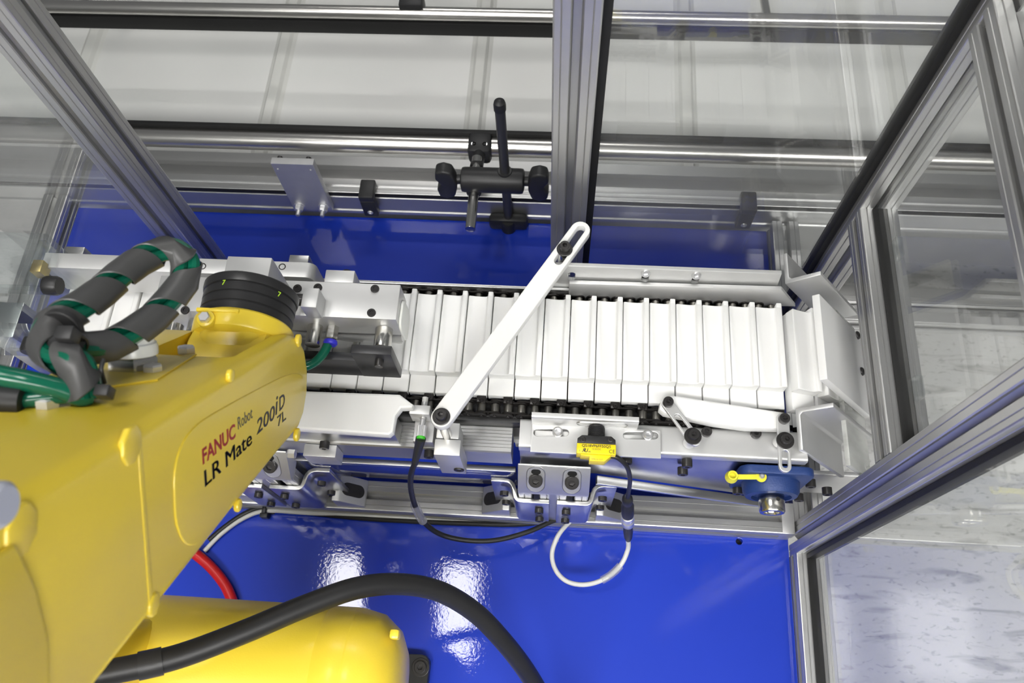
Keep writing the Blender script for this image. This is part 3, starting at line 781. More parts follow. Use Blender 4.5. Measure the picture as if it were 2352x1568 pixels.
# ------------------------------------------------------------------ discharge chute: two angle irons and plastic plates
ct = thing('discharge_chute', (.32, .40, .2), 'inclined discharge chute of aluminium angles and milky plastic plates', 'chute')
cd, sd = math.cos(SLOPE), math.sin(SLOPE)
D, Nn, Yv = V((cd, 0, -sd)), V((sd, 0, cd)), V((0, 1, 0))
def angle(corner, sy, L, name):
    leg = .042 if sy > 0 else .050
    t = .0055
    o = V(corner)
    prof = [(0, 0), (leg * sy, 0), (leg * sy, t), ((t + .003) * sy, t), (t * sy, t + .003), (t * sy, .044), (0, .044)]
    if sy < 0: prof = prof[::-1]
    # polygon in (Y, N); Y x N = D direction check
    m = MB()
    bm_n = Yv.cross(Nn)
    m.prism(prof, o, Yv, Nn, L if bm_n.dot(D) > 0 else -L, .0009)
    return m.build(name, M['alu_white'], ct)
angle(at(1803, 652, .352) , 1, .13, 'rear_angle')
angle(at(1826, 938, .338), -1, .135, 'front_angle')
# milky cover plate over the descending slats
e1, e2 = at(1882, 674, .392), at(1900, 870, .392)
ymid, yl = (e1.y + e2.y) / 2, abs(e1.y - e2.y)
def slope_plate(name, o, y0, y1, L, t, m, bev=.001):
    Mx = Matrix(((D.x, 0, Nn.x, o.x), (0, 1, 0, 0), (D.z, 0, Nn.z, o.z), (0, 0, 0, 1)))
    return MB().box(0, L, y0, y1, -t, 0, bev, Mx).build(name, m, ct)
cvp = slope_plate('cover_plate', V((e1.x, 0, e1.z)), e2.y, e1.y, .15, .009, M['white_plastic'])
o2 = V((e1.x, 0, e1.z)) + D * .030 + Nn * .010
slope_plate('backing_plate', o2 - Nn * .0195 + D * .050, .268, .470, .075, .006, M['milky'])
for px, py in ((1969, 770), (1979, 853)):
    # point on the cover plane
    r0 = at(px, py, 0); c0 = V((0, 0, CAM_H)); dd = r0 - c0; P0 = V((e1.x, 0, e1.z))
    hit = c0 + dd * ((P0 - c0).dot(Nn) / dd.dot(Nn))
    screw(cvp, hit, Nn, .0055, .004, BBUTTON, 'plate_screw')
MB().box(*sorted((at(1950, 1070, .2).x, at(2012, 1070, .2).x)), .225, .262, .150, .205, .002).build('spacer_block', M['white_plastic'], ct)
for y in (.300, .470): MB().box(.290, .46, y, y + .006, .06, .16, .001).build('side_cheek', M['alu_white'], ct)
# ------------------------------------------------------------------ white slotted diverter arm lying diagonally over the slats
A, B = at(1014, 957, .402), at(1333, 527, .402)
da = thing('diverter_arm', (A.x, A.y, .25), 'long white plastic slotted arm lying diagonally over the slats', 'guide arm')
s0, s1 = at(1283, 598, .402), at(1334, 526, .402)
plate('arm', obround(A.x, A.y, B.x, B.y, .0118), [obround(s0.x, s0.y, s1.x, s1.y, .0052)], (0, 0, .396), (1, 0, 0), (0, 1, 0), .012, M['white_plastic'], da, .0012)
link('washer', WASHER, da, (A.x, A.y, .4022), None, (.0098, .0098, .009)); screw(da, (A.x, A.y, .404), (0, 0, 1), .0062, .0075)
p = at(1297, 572, .403)
link('washer', WASHER, da, (p.x, p.y, .4022), None, (.0095, .0095, .009)); screw(da, (p.x, p.y, .404), (0, 0, 1), .0062, .009)
MB().cyl((p.x, p.y, .375), (p.x, p.y, .3895), .005, 16).build('standoff', M['steel'], da)
MB().box(p.x - .008, p.x + .008, .4805, p.y + .012, .352, .375, .001).build('standoff_block', M['alu'], da)
x0, x1 = at(1003, 990, .345).x, at(1055, 990, .345).x
MB().box(x0, x1, .2690, .2880, .3010, .345, .001).build('mount_block', M['alu_white'], da)
MB().box(x0 - .001, x1 + .003, .2490, .2680, .262, .345, .001).build('mount_foot', M['alu_white'], da)
MB().cyl((A.x, A.y - .003, .345), (A.x, A.y - .003, .390), .006, 20).build('standoff', M['steel'], da)
p = aty(1038, 1034, .249); screw(da, (p.x, .249, .285), (0, -1, 0), .0062, .002)

# ------------------------------------------------------------------ white deflector bar with two slotted links
db = thing('deflector_bar', at(1660, 950, .33), 'white plastic deflector wedge held by two slotted metal links', 'guide bar')
pts = [tuple(at(x, y, .350).xy) for x, y in ((1514, 938), (1517, 922), (1527, 911), (1545, 907), (1814, 948), (1814, 968), (1796, 984), (1715, 982), (1640, 972), (1575, 958), (1526, 948))]
plate('bar', pts, [], (0, 0, .342), (1, 0, 0), (0, 1, 0), .016, M['white_plastic'], db, .0025)
def slotted_link(a, b, sa, sb, z, r=.0068):
    a, b, sa, sb = (at(x, y, z) for x, y in (a, b, sa, sb))
    return plate('slotted_link', obround(a.x, a.y, b.x, b.y, r), [obround(sa.x, sa.y, sb.x, sb.y, .0034)], (0, 0, z - .0025), (1, 0, 0), (0, 1, 0), .005, M['alu_white'], db, .0007)
l1 = slotted_link((1534, 926), (1597, 1010), (1556, 957), (1590, 1001), .3555)
p = at(1534, 925, .356); screw(l1, (p.x, p.y, .3555), (0, 0, 1), .0060, .007)
p = at(1591, 1002, .3555); link('washer', WASHER, l1, (p.x, p.y, .3555), None, (.0098, .0098, .012)); screw(l1, (p.x, p.y, .3575), (0, 0, 1), .0060, .0075)
MB().cyl((p.x, p.y, .3297), (p.x, p.y, .3503), .0070, 20).build('link_post', M['alu_white'], db)
l2 = slotted_link((1799, 960), (1804, 1070), (1804, 1040), (1804, 1067), .3555)
p = at(1800, 963, .356); screw(l2, (p.x, p.y, .3555), (0, 0, 1), .0060, .007)
p = at(1803, 1012, .3555); link('washer', WASHER, l2, (p.x, p.y, .3555), None, (.0098, .0098, .012)); screw(l2, (p.x, p.y, .3575), (0, 0, 1), .0060, .0075)
MB().cyl((p.x, p.y + .006, .3297), (p.x, p.y + .006, .3503), .0070, 20).build('link_post', M['alu_white'], db)

# ------------------------------------------------------------------ sensor bracket and photoelectric sensor
SB = .3345
q0, q1 = at(1218, 1037, SB), at(1518, 1037, SB); yb = at(1300, 977, SB).y
sb = thing('sensor_bracket', (q0.x, q0.y, .33), 'bent aluminium bracket with two long slots carrying the yellow sensor', 'bracket')
def sl(xa, xb, py): 
    a, b = at(xa, py, SB), at(xb, py, SB); return obround(a.x, a.y, b.x, b.y, .0044)
bp = plate('base_plate', [(q0.x, q0.y), (q1.x, q0.y), (q1.x, yb), (q0.x, yb)], [sl(1234, 1298, 993), sl(1440, 1503, 1000)], (0, 0, SB - .002), (1, 0, 0), (0, 1, 0), .004, M['alu_white'], sb, .0006)
xr = at(1468, 940, .36).x
w = MB().prism(ribbon([(yb + .006, .3600), (yb - .0005, .3600), (yb - .0005, SB - .004)], .003, .003), (q0.x, 0, 0), (0, 1, 0), (0, 0, 1), xr - q0.x, 0)
w.build('upstand', M['alu_white'], sb, 30)
a, b = aty(1338, 957, yb), aty(1434, 960, yb)
plate('upstand_slot', obround(a.x, .3475, b.x, .3475, .0062), [obround(a.x, .3475, b.x, .3475, .0052)], (0, yb - .0008, 0), (1, 0, 0), (0, 0, 1), .002, M['alu'], sb, .0003)
plate('slot_back', obround(a.x, .3475, b.x, .3475, .0052), [], (0, yb - .0006, 0), (1, 0, 0), (0, 0, 1), .0006, M['white_plastic'], sb, .0001)
for px, py in ((1281, 992), (1488, 999)):
    p = at(px, py, SB); screw(sb, (p.x, p.y, SB), (0, 0, 1), .0062, .0065, BUTTON, 'button_screw')
MB().box(q0.x + .004, q1.x - .004, yb - .026, yb - .006, .3297, SB - .0042, .0004).build('shim', M['alu_white'], sb)

ZS = .352
se = thing('photo_sensor', at(1370, 1020, SB), 'black and yellow photoelectric sensor with printed label on the bracket', 'sensor')
pc = at(1370, 1020, ZS)
def sx_(px): return at(px, 1020, ZS).x
yA, yB, yC, yD = at(1370, 1000, ZS).y, at(1370, 1019, ZS).y, at(1370, 1043, ZS).y, at(1370, 1058, ZS).y
xl, xrr = sx_(1326), sx_(1414)
bodyp = [(xl, yB), (xrr, yB), (xrr, yA - .004), (xrr - .005, yA), (xl + .005, yA), (xl, yA - .004)]
MB().prism(bodyp, (0, 0, SB + .0003), (1, 0, 0), (0, 1, 0), ZS - SB, .0008).build('sensor_body', M['black_plastic'], se)
bx, bzc = (xl + xrr) / 2, SB + .0105
br = [(0, 0)]
for k in range(9): t = .001 + k * .0013; br += [(.0098, t), (.0090, t + .00065)]
br += [(.0092, .0135), (.0085, .0142), (0, .0142)]
MB().lathe(br, (bx, yA - .001, bzc), (0, 1, 0), 28).build('threaded_barrel', M['black_plastic'], se)
yb2 = MB().box(xl - .0005, xrr + .0005, yC, yB, SB + .0003, ZS + .0008, .0010).build('yellow_base', M['sensor_yellow'], se)
MB().prism([(xl + .004, yC), (xrr - .004, yC), (xrr - .012, yD), (xl + .014, yD), (xl + .014, yD + .005), (xl + .004, yD + .006)], (0, 0, SB + .0003), (1, 0, 0), (0, 1, 0), ZS - SB - .001, .001).build('yellow_foot', M['sensor_yellow'], se)
for px in (1339, 1402):
    p = at(px, 1009, ZS); screw(se, (p.x, p.y, ZS + .0004), (0, 0, 1), .0034, .0012, BBUTTON, 'sensor_screw')
U, Vv = (1, 0, 0), (0, 1, 0)
zt = ZS + .0010
hgt = yB - yC
text('label_text', 'QS18VP6FF50Q5', (bx, yB - hgt * .36, zt), U, Vv, .0046, M['ink'], se, .00008, 1.0, 0, .00006, 'CENTER')
text('label_voltage', '10-30VDC', (bx, yB - hgt * .60, zt), U, Vv, .0024, M['ink_grey'], se, .00008, 1.0, 0, 0, 'CENTER')
text('label_mark', 'CE', (xrr - .0075, yB - hgt * .85, zt), U, Vv, .0058, M['ink'], se, .00008, .9, 0, 0, 'LEFT', 1.15)
text('label_mark', 'c', (xl + .0022, yB - hgt * .80, zt), U, Vv, .0034, M['ink'], se, .00008)
text('label_mark', 'UR', (xl + .0118, yB - hgt * .86, zt), (-1, 0, 0), (0, 1, 0), .0062, M['ink'], se, .00008, .85, -.25, .0001, 'LEFT', .8)
text('label_mark', 'us', (xl + .0122, yB - hgt * .86, zt), U, Vv, .0034, M['ink'], se, .00008)
text('label_code', 'WPN 22 2507', (bx + .001, yD + .0012, ZS - .0007), U, Vv, .0022, M['ink_grey'], se, .00008, 1, 0, 0, 'CENTER')
# its lead, joined to a grey cable by a round connector
pth = [at(1398, 1046, .342), at(1420, 1052, .340), at(1440, 1072, .325), at(1447, 1100, .285), at(1444, 1128, .235), at(1441, 1145, .205)]
MB().tube(pth, .0028, 12, 8).build('lead', M['black_rubber'], se)
cn0, cn1 = at(1441, 1140, .210), at(1443, 1240, .075)
ax = (cn1 - cn0)
def on(t): return cn0 + ax * t
con = thing('cable_connector', on(.5), 'round black and metal plug joining the sensor lead to grey cable', 'connector')
L_ = ax.length
MB().lathe([(.0035, 0), (.0066, .004), (.0072, .012), (.0060, .018), (.0060, .022), (.0085, .028), (.0085, .36 * L_), (.0080, .40 * L_)], on(0), ax, 22).build('socket', M['black_plastic'], con)
MB().lathe([(.0075, .40 * L_), (.0090, .41 * L_), (.0090, .47 * L_), (.0080, .48 * L_), (.0080, .50 * L_), (.0090, .51 * L_), (.0086, .60 * L_), (.0070, .62 * L_)], on(0), ax, 22).build('coupling_nut', M['zinc'], con)
MB().lathe([(.0064, .61 * L_), (.0068, .64 * L_), (.0064, .70 * L_), (.0068, .76 * L_), (.0058, .92 * L_), (.0036, 1.0 * L_)], on(0), ax, 22).build('plug', M['black_plastic'], con)
gcab = [cn1 - ax * .02, at(1442, 1262, .055), at(1425, 1298, .045), at(1390, 1328, .045), at(1345, 1342, .045), at(1303, 1335, .045), at(1276, 1308, .045), at(1268, 1270, .047), at(1283, 1228, .050), at(1310, 1196, .045), at(1322, 1184, .040)]
gb = MB().tube(gcab, .0034, 14, 10).build('grey_cable', M['grey_cable'])
tag(gb, 'light grey cable looping from the round connector onto blue table', 'cable')
sv = spline([V(p) for p in gcab], 10)
MB().tube(sv[20:33], .0056, 14, 1, False).build('marker_sleeve', M['clear_sleeve'], gb)

# ------------------------------------------------------------------ proximity sensor with black cable
px_ = thing('proximity_sensor', at(966, 950, .33), 'threaded metal proximity sensor in a white block beside the chain', 'sensor')
xb0, xb1 = at(940, 945, .35).x, at(987, 945, .35).x
yb0, yb1 = at(965, 951, .35).y, at(965, 930, .35).y
MB().box(xb0, xb1, yb0, yb1, .322, .350, .0008).build('clamp_block', M['alu_white'], px_)
MB().box(xb0 + .003, xb1 + .003, .2700, yb0 + .002, .3010, .3222, .0008).build('block_foot', M['alu_cast'], px_)
xc = (xb0 + xb1) / 2 + .003; zc_ = .338
thr = [(0, 0)]
for k in range(22): thr += [(.0040, .001 + k * .001), (.0036, .0015 + k * .001)]
y_t = at(968, 912, zc_).y; y_e = at(961, 1010, zc_).y
MB().cyl((xc, y_t, zc_), (xc, y_t - .006, zc_), .0036, 18, None, .0005).build('sensing_face', M['grey_cable'], px_)
MB().lathe(thr + [(0, .0235)], (xc, y_t - .005, zc_), (0, -1, 0), 18).build('thread', M['zinc'], px_)
MB().cyl((xc, y_t - .028, zc_), (xc, y_e + .016, zc_), .0032, 18).build('barrel', M['zinc'], px_)
kn = []
for k in range(24):
    for f, r in ((0, .0056), (.5, .0050)): a = 2 * PI * (k + f) / 24; kn.append((r * math.cos(a), r * math.sin(a)))
MB().prism(kn, (xc, y_e + .017, zc_), (1, 0, 0), (0, 0, 1), .013, 0).build('knurled_nut', M['zinc'], px_, 20)
MB().lathe([(.0050, 0), (.0052, .001), (.0052, .0028), (.0048, .0035)], (xc, y_e + .0045, zc_), (0, -1, 0), 18).build('status_ring', M['green_led'], px_)
e0 = V((xc, y_e + .002, zc_)); e1 = at(952, 1066, .300)
MB().tube([e0, e0.lerp(e1, .3), e0.lerp(e1, .7), e1], lambda t: .0062 - .0024 * t, 14, 5).build('cable_boot', M['black_plastic'], px_)
bcab = [e1 - (e1 - e0) * .1, e1, at(944, 1090, .27), at(944, 1125, .22), at(955, 1165, .17), at(975, 1200, .13), at(1015, 1228, .10), at(1075, 1241, .085), at(1140, 1240, .075), at(1210, 1222, .065), at(1270, 1196, .055), at(1318, 1180, .045)]
bcb = MB().tube(bcab, .0036, 14, 10).build('black_cable', M['black_rubber'])
tag(bcb, 'thin black cable drooping from the proximity sensor to the base rail', 'cable')
sv = spline([V(p) for p in bcab], 10)
MB().tube(sv[38:50], .0060, 14, 1, False).build('marker_sleeve', M['clear_sleeve'], bcb)
# cable run along the base rail
r1 = [at(470, 1262, .006), at(510, 1222, .006), at(560, 1187, .006), at(612, 1170, .010), at(700, 1174, .008), at(850, 1182, .006), at(1050, 1189, .006), at(1200, 1192, .006), at(1318, 1190, .010)]
o = MB().tube([p + V((0, -.002, 0)) for p in r1], .0034, 12, 8).build('grey_cable', M['grey_cable']); tag(o, 'pale grey cable lying straight along the front of the base rail', 'cable')
r2 = [at(480, 1240, .006), at(520, 1207, .006), at(565, 1178, .006), at(612, 1164, .010), at(700, 1176, .006), at(850, 1191, .0055), at(1050, 1201, .0055), at(1200, 1203, .0055), at(1318, 1186, .012)]
o = MB().tube(r2, .0040, 12, 8).build('black_cable', M['black_rubber']); tag(o, 'black cable lying beside the pale one along the base rail', 'cable')
p = at(612, 1166, .008)
o = MB().box(p.x - .012, p.x + .012, p.y - .008, p.y + .010, .0, .006, .001).box(p.x - .003, p.x + .003, p.y - .010, p.y + .010, .006, .019, .001).box(p.x - .006, p.x + .006, p.y - .016, p.y - .009, .002, .016, .001).build('cable_tie_mount', M['black_plastic'])
tag(o, 'small black cable tie mount stuck on the blue table', 'cable tie')
rh = [at(380, 1225, .02), at(430, 1258, .016), at(480, 1298, .012), at(518, 1345, .010), at(538, 1395, .010), at(546, 1430, .010)]
o = MB().tube(rh, .0080, 16, 8).build('red_hose', M['red_hose']); tag(o, 'red hose curving over the blue table under the robot', 'hose')

# ------------------------------------------------------------------ clear guard box at the left end of the conveyor
gb_ = thing('clear_guard', (-.62, .40, .30), 'clear plastic guard box with black thumb bolts at conveyor end', 'guard')
xg = -.603
def cpl(x0, x1, y0, y1, z0, z1, n): return MB().box(x0, x1, y0, y1, z0, z1, .0006).build(n, M['clear_plastic'], gb_)
cpl(-.78, xg, .452, .460, .30, .450, 'back_panel')
cpl(xg - .008, xg, .365, .4515, .33, .450, 'side_panel')
cpl(-.78, xg - .0085, .352, .360, .33, .415, 'front_panel')
cpl(-.78, xg, .365, .4515, .322, .3295, 'bottom_panel')
for p, n in ((V((xg, .405, .425)), (1, 0, 0)), (V((-.625, .352, .385)), (0, -1, 0))):
    s_ = MB().lathe([(0, 0), (.011, 0), (.0115, .004), (.0115, .014), (.010, .017), (0, .017)], p, n, 12).build('thumb_bolt', M['black_plastic'], gb_)
MB().box(xg - .022, xg - .009, .420, .436, .412, .430, .001).build('brass_spacer', mat('brass', (.55, .42, .15), .35, 1.0, .1, 60), gb_)
MB().box(-.74, -.70, .38, .43, .0005, .3215, .002).build('mount_post', M['alu'], gb_)
# ------------------------------------------------------------------ pneumatic gripper on the robot flange
FX, FZ, FR = -.320, .510, .0495          # flange axis x, z and radius
FY = .365                                # flange face
gr = thing('gripper', (FX, .39, .40), 'aluminium pneumatic gripper with black fingers on the robot flange', 'gripper')
MB().box(-.455, -.181, .3685, .4115, .408, .450, .0010).build('gripper_body', M['alu_white'], gr)
MB().box(-.455, -.184, .3700, .4100, .384, .4078, .0008).build('lower_body', M['alu'], gr)
for px, py in ((730, 660), (861, 663), (727, 713), (853, 718), (683, 662), (420, 655), (425, 712)):
    p = at(px, py, .451); screw(gr, (p.x, p.y, .4498), (0, 0, 1), .0048, .0022)
x0, x1 = at(757, 640, .43).x, at(823, 640, .43).x
tb = MB().box(x0, x1, .4122, .428, .405, .448, .001).build('rear_tab', M['alu_white'], gr)
MB().cyl(((x0 + x1) / 2 + .003, .4285, .43), ((x0 + x1) / 2 + .003, .436, .43), .0062, 18, None, .001).build('tab_screw', M['black_steel'], tb)
# adapter on the flange
MB().box(-.350, -.303, FY + .0005, .4010, .4505, .520, .0010).build('adapter_block', M['alu_white'], gr)
ab = MB().box(-.279, -.262, .3660, .3890, .4505, .478, .0008).build('side_block', M['alu_white'], gr)
p = at(681, 664, .47); MB().cyl((-.279, .378, .470), (-.290, .378, .470), .0068, 20, None, .001).build('side_screw', M['black_steel'], ab)
# guide rods and black fingers toward the front
for x in (-.1985, -.258 - .155):
    rd = MB().cyl((x, .3683, .424), (x, .3450, .424), .0098, 24, None, .0006).build('guide_rod', M['steel'], gr)
MB().cyl((-.277, .3683, .424), (-.277, .3450, .424), .0085, 24).build('guide_rod', M['steel'], gr)
fg = MB()
fx0, fx1 = at(805, 812, .43).x, at(899, 812, .43).x
fg.box(fx0, fx1, .3340, .3452, .362, .432, .0012)
fg.box(-.43, fx0 + .002, .3345, .3448, .362, .4085, .0010)
fo = fg.build('front_finger', M['black_anod'], gr)
p = at(872, 828, .43); MB().lathe([(0, 0), (.0050, 0), (.0050, .008), (.0044, .009), (0, .009)], (aty(872, 826, .334).x, .3345, aty(872, 826, .334).z), (0, -1, 0), 20).build('finger_screw', M['black_steel'], fo)
# white jaw insert with notched lower edge
jz = [(-.455, .3835), (-.455, .368), (-.42, .362), (-.40, .368), (-.37, .360), (-.345, .368), (-.31, .360), (-.285, .3685), (-.255, .360), (-.238, .360), (-.235, .368), (-.190, .360), (-.186, .3835)]
MB().prism(jz, (0, .3900, 0), (1, 0, 0), (0, 0, 1), .012, .0008).build('jaw_insert', M['white_plastic'], gr)
lb = MB().prism(rrect(.366, .392, .402, .438, .010), (-.1808, 0, 0), (0, 1, 0), (0, 0, 1), .003, .0008).build('end_cover', M['hdpe'], gr)
# air fitting and green hose
ax_ = at(762, 745, .43)
ft_ = MB()
ft_.lathe([(.0070, 0), (.0070, .014), (.0060, .016)], (ax_.x, .3683, .424), (0, -1, 0), 6)
fit = ft_.build('air_fitting', M['steel'], gr)
MB().lathe([(.0055, 0), (.0075, .001), (.0080, .004), (.0066, .006), (.0045, .006)], (ax_.x, .3520, .424), (0, -1, 0), 24).build('release_ring', M['blue_ring'], fit)
gh = MB().tube([V((ax_.x, .3465, .424)), at(754, 790, .424), at(742, 812, .424), at(722, 832, .425), at(695, 842, .428), at(660, 838, .430)], .0052, 16, 8).build('green_hose', M['green_hose'])
tag(gh, 'short green air hose curving from the gripper fitting behind the wrist', 'hose')
# cylinder parts seen between the hoses
MB().cyl((at(398, 700, .44).x, .362, .424), (at(398, 700, .44).x, .330, .424), .0095, 22).build('guide_rod', M['steel'], gr)

# ------------------------------------------------------------------ yellow robot
rb = thing('industrial_robot', (-.33, -.03, 0), 'yellow six-axis robot arm with black wrist flange reaching over the conveyor', 'robot')
XR_, XL_ = -.260, -.400                  # right and left side of the forearm
def yz_prism(pts, x0, x1): 
    """polygon (Y,Z) extruded from x0 to x1 (x1 > x0)"""
    return pts, V((x0, 0, 0)), V((0, 1, 0)), V((0, 0, 1)), x1 - x0
side = [(-.036, 1.020), (.296, .550), (.310, .531), (.318, .512), (.315, .491), (.300, .470), (.278, .458), (.252, .457), (.233, .466), (.194, .513), (.137, .578), (.010, .720), (-.12, .865), (-.17, .95), (-.12, 1.02)]
fa = MB().prism(*yz_prism(side, XL_, XR_), .0110, 4, .5)
me = fa.mesh('forearm', M['yellow'], 40)
tmp = bpy.data.objects.new('forearm_tmp', me); C.objects.link(tmp)
cut = MB().prism(*yz_prism([(.262, .640), (.40, .60), (.40, .40), (.20, .40), (.205, .515)], -.362, -.281), .008, 3).mesh('cutter', None, 0)
cto = bpy.data.objects.new('cutter', cut); C.objects.link(cto)
bo = tmp.modifiers.new('cut', 'BOOLEAN'); bo.operation = 'DIFFERENCE'; bo.object = cto; bo.solver = 'EXACT'
dg = bpy.context.evaluated_depsgraph_get(); dg.update()
me2 = bpy.data.meshes.new_from_object(tmp.evaluated_get(dg)); me2.name = 'forearm'
me2.materials.clear(); me2.materials.append(M['yellow']); me2.shade_smooth(); me2.set_sharp_from_angle(angle=math.radians(40))
bpy.data.objects.remove(tmp); bpy.data.objects.remove(cto)
fore = link('forearm', me2, rb)
def yz(px, py, X): p = atx(px, py, X); return (p.y, p.z)
# raised covers on the side wall
MB().prism([(.053, .862), (.036, .836), (.012, .812), (-.012, .799), (-.05, .76), (-.20, .92), (-.12, 1.01), (-.05, 1.00)], V((XR_ - .002, 0, 0)), V((0, 1, 0)), V((0, 0, 1)), .0062, .0035, 3).build('elbow_cover', M['yellow'], rb, 50)
pan = [yz(x, y, XR_) for x, y in ((399, 1150), (399, 1085), (412, 1030), (440, 985), (490, 948), (600, 888), (655, 862), (686, 858), (697, 880), (694, 930), (683, 968), (600, 1062), (500, 1190), (462, 1240), (440, 1252), (420, 1243), (404, 1205))]
pv = [tuple(p) for p in spline([V((a, b)) for a, b in pan], 3, True)]
MB().prism(pv, V((XR_ - .001, 0, 0)), V((0, 1, 0)), V((0, 0, 1)), .0022, .0010, 3).build('side_panel', M['yellow'], rb, 60)
MB().prism([yz(322, 985, XR_), yz(338, 1200, XR_), yz(352, 1385, XR_), yz(342, 1395, XR_), yz(328, 1200, XR_), yz(312, 990, XR_)], V((XR_ - .001, 0, 0)), V((0, 1, 0)), V((0, 0, 1)), .0016, .0005).build('side_rib', M['yellow'], rb, 50)
for px, py, s in ((300, 1022, .011), (46, 1218, .012), (352, 1388, .007), (530, 862, .005), (686, 782, .006), (548, 1160, .005), (683, 998, .006)):
    a_, b_ = yz(px, py, XR_)
    MB().prism([(a_ + s * math.cos(t) * 1.2, b_ + s * math.sin(t)) for t in [2 * PI * k / 8 + .9 for k in range(8)]], V((XR_ - .003, 0, 0)), V((0, 1, 0)), V((0, 0, 1)), .0048, .0017, 3).build('side_boss', M['yellow'], rb, 50)
p = atx(-12, 1158, XR_ + .003); MB().lathe([(0, 0), (.011, 0), (.011, .006), (.009, .008), (0, .008)], (XR_ + .001, p.y, p.z), (1, 0, 0), 20).build('side_cap', mat('pale_grey_cap', (.45, .47, .55), .4, 0, .03, 40), rb)
# printed lettering on the side panel
def text_fit(body, pa, pb, hgt, m, X, bold=0, italic=0, name='lettering'):
    A_, B_ = atx(*pa, X), atx(*pb, X)
    u = (B_ - A_).normalized(); v = V((1, 0, 0)).cross(u)
    cu = bpy.data.curves.new('t', 'FONT'); cu.body = body; cu.size = 1; cu.offset = bold; cu.shear = italic; cu.resolution_u = 3; cu.extrude = .002
    ob = bpy.data.objects.new('t', cu)
    me = _eval_mesh(ob, name, Matrix.Identity(4), m)
    xs = [q.co.x for q in me.vertices]; ys = [q.co.y for q in me.vertices]
    me.transform(Matrix.Diagonal(((B_ - A_).length / (max(xs) - min(xs)), hgt / (max(ys) - 0.0), .08, 1)) @ Matrix.Translation((-min(xs), 0, 0)))
    me.transform(frame_matrix(A_, u, v))
    return link(name, me, rb)
XT = XR_ + .00135
text_fit('FANUC', (466, 1066), (541, 1003), .0118, M['ink_red'], XT, .020)
text_fit('Robot', (547, 986), (580, 959), .0100, M['ink_grey'], XT)
text_fit('LR Mate', (471, 1118), (578, 1019), .0125, M['ink'], XT, 0)
text_fit('LR Mate', (472, 1117), (579, 1018), .0125, M['ink'], XT, 0)
text_fit('200', (590, 998), (632, 959), .0128, M['ink'], XT, .006, .15)
text_fit('i', (633, 953), (640, 946), .0160, M['ink'], XT, .006, .25)
text_fit('D', (642, 944), (655, 930), .0128, M['ink'], XT, .006, .15)
text_fit('7L', (638, 980), (657, 962), .0098, M['ink'], XT, .004)
# top of the forearm: plane through the ridge
TN = V((0, .817, .577)); TP = V((-.26, .143, .7668))
def attop(px, py, lift=0.0):
    c0 = V((0, 0, CAM_H)); dd = at(px, py, 0) - c0
    return c0 + dd * ((TP + TN * lift - c0).dot(TN) / dd.dot(TN))
TU = V((1, 0, 0)); TV = V((0, -.577, .817))
def uvtop(px, py):
    q = attop(px, py) - TP; return (q.dot(TU), q.dot(V((0, .577, -.817))))
cvr = [uvtop(x, y) for x, y in ((215, 845), (452, 815), (362, 874), (150, 905))]
q = [(a_, -b_) for a_, b_ in cvr]
cp_ = plate('top_cover', q, [], TP + TN * .0006, TU, TV, .0016, M['yellow'], rb, .0004)
for px, py in ((428, 811), (351, 855), (110, 934)):
    link('hex_bolt', HEXB, rb, attop(px, py), TN.to_track_quat('Z', 'Y'), (.0078, .0078, .0065))
c0_ = attop(306, 846)
MB().lathe([(.0205, 0), (.0205, .010), (.019, .012)], c0_, TN, 6).build('cap_nut', M['steel'], rb)
MB().lathe([(0, .012), (.0195, .012), (.0195, .018), (.0185, .021), (.0170, .022), (.0165, .030), (.0150, .033), (0, .033)], c0_, TN, 28).build('top_cap', M['milky_cap'], rb)
# wrist: fifth axis, collar and black flange
J5 = V((FX, .282, .503))
MB().lathe([(.040, 0), (.044, .003), (.044, .0755), (.040, .0785)], J5 + V((-.0398, 0, 0)), (1, 0, 0), 36).build('wrist_axis', M['yellow'], rb)
nk = MB().loft([[V((FX + x * .030, .270, .506 + z * .036)) for x, z in rrect(-1, -1, 1, 1, .4, 4)], [V((FX + x * .034, .300, FZ + z * .038)) for x, z in rrect(-1, -1, 1, 1, .5, 4)], [V((FX + x * .040, .318, FZ + z * .042)) for x, z in rrect(-1, -1, 1, 1, .9, 4)]])
nk.build('wrist_neck', M['yellow'], rb, 50)
MB().lathe([(.040, -.004), (.0475, 0), (.0490, .003), (.0490, .016), (.0475, .018)], (FX, .307, FZ), (0, 1, 0), 48).build('wrist_collar', M['yellow'], rb)
MB().cyl((FX - .018, .3105, FZ + .0445), (FX - .018, .3105, FZ + .0510), .0085, 24, None, .001).build('collar_boss', M['yellow'], rb)
link('hex_bolt', HEXB, rb, (FX - .018, .3105, FZ + .0508), None, (.0056, .0056, .005))
MB().box(FX - .030, FX + .012, .3185, .3225, FZ + .045, FZ + .0500, .0012).build('collar_rib', M['yellow'], rb)
fl = []
t = .3245
prof = [(r_ * .935, t_) for r_, t_ in [(.044, 0), (.0485, .0004), (.0488, .0090), (.0478, .0096), (.0478, .0104), (.0490, .0110), (.0490, .0190), (.0478, .0196), (.0478, .0204), (.0492, .0210), (.0492, .0290), (.0480, .0296), (.0480, .0304), (.0500, .0310), (.0508, .0340), (.0508, FY - t - .0012), (.0498, FY - t), (0, FY - t)]]
flo = MB().lathe(prof, (FX, t, FZ), (0, 1, 0), 56).build('wrist_flange', M['dark_grey'], rb)
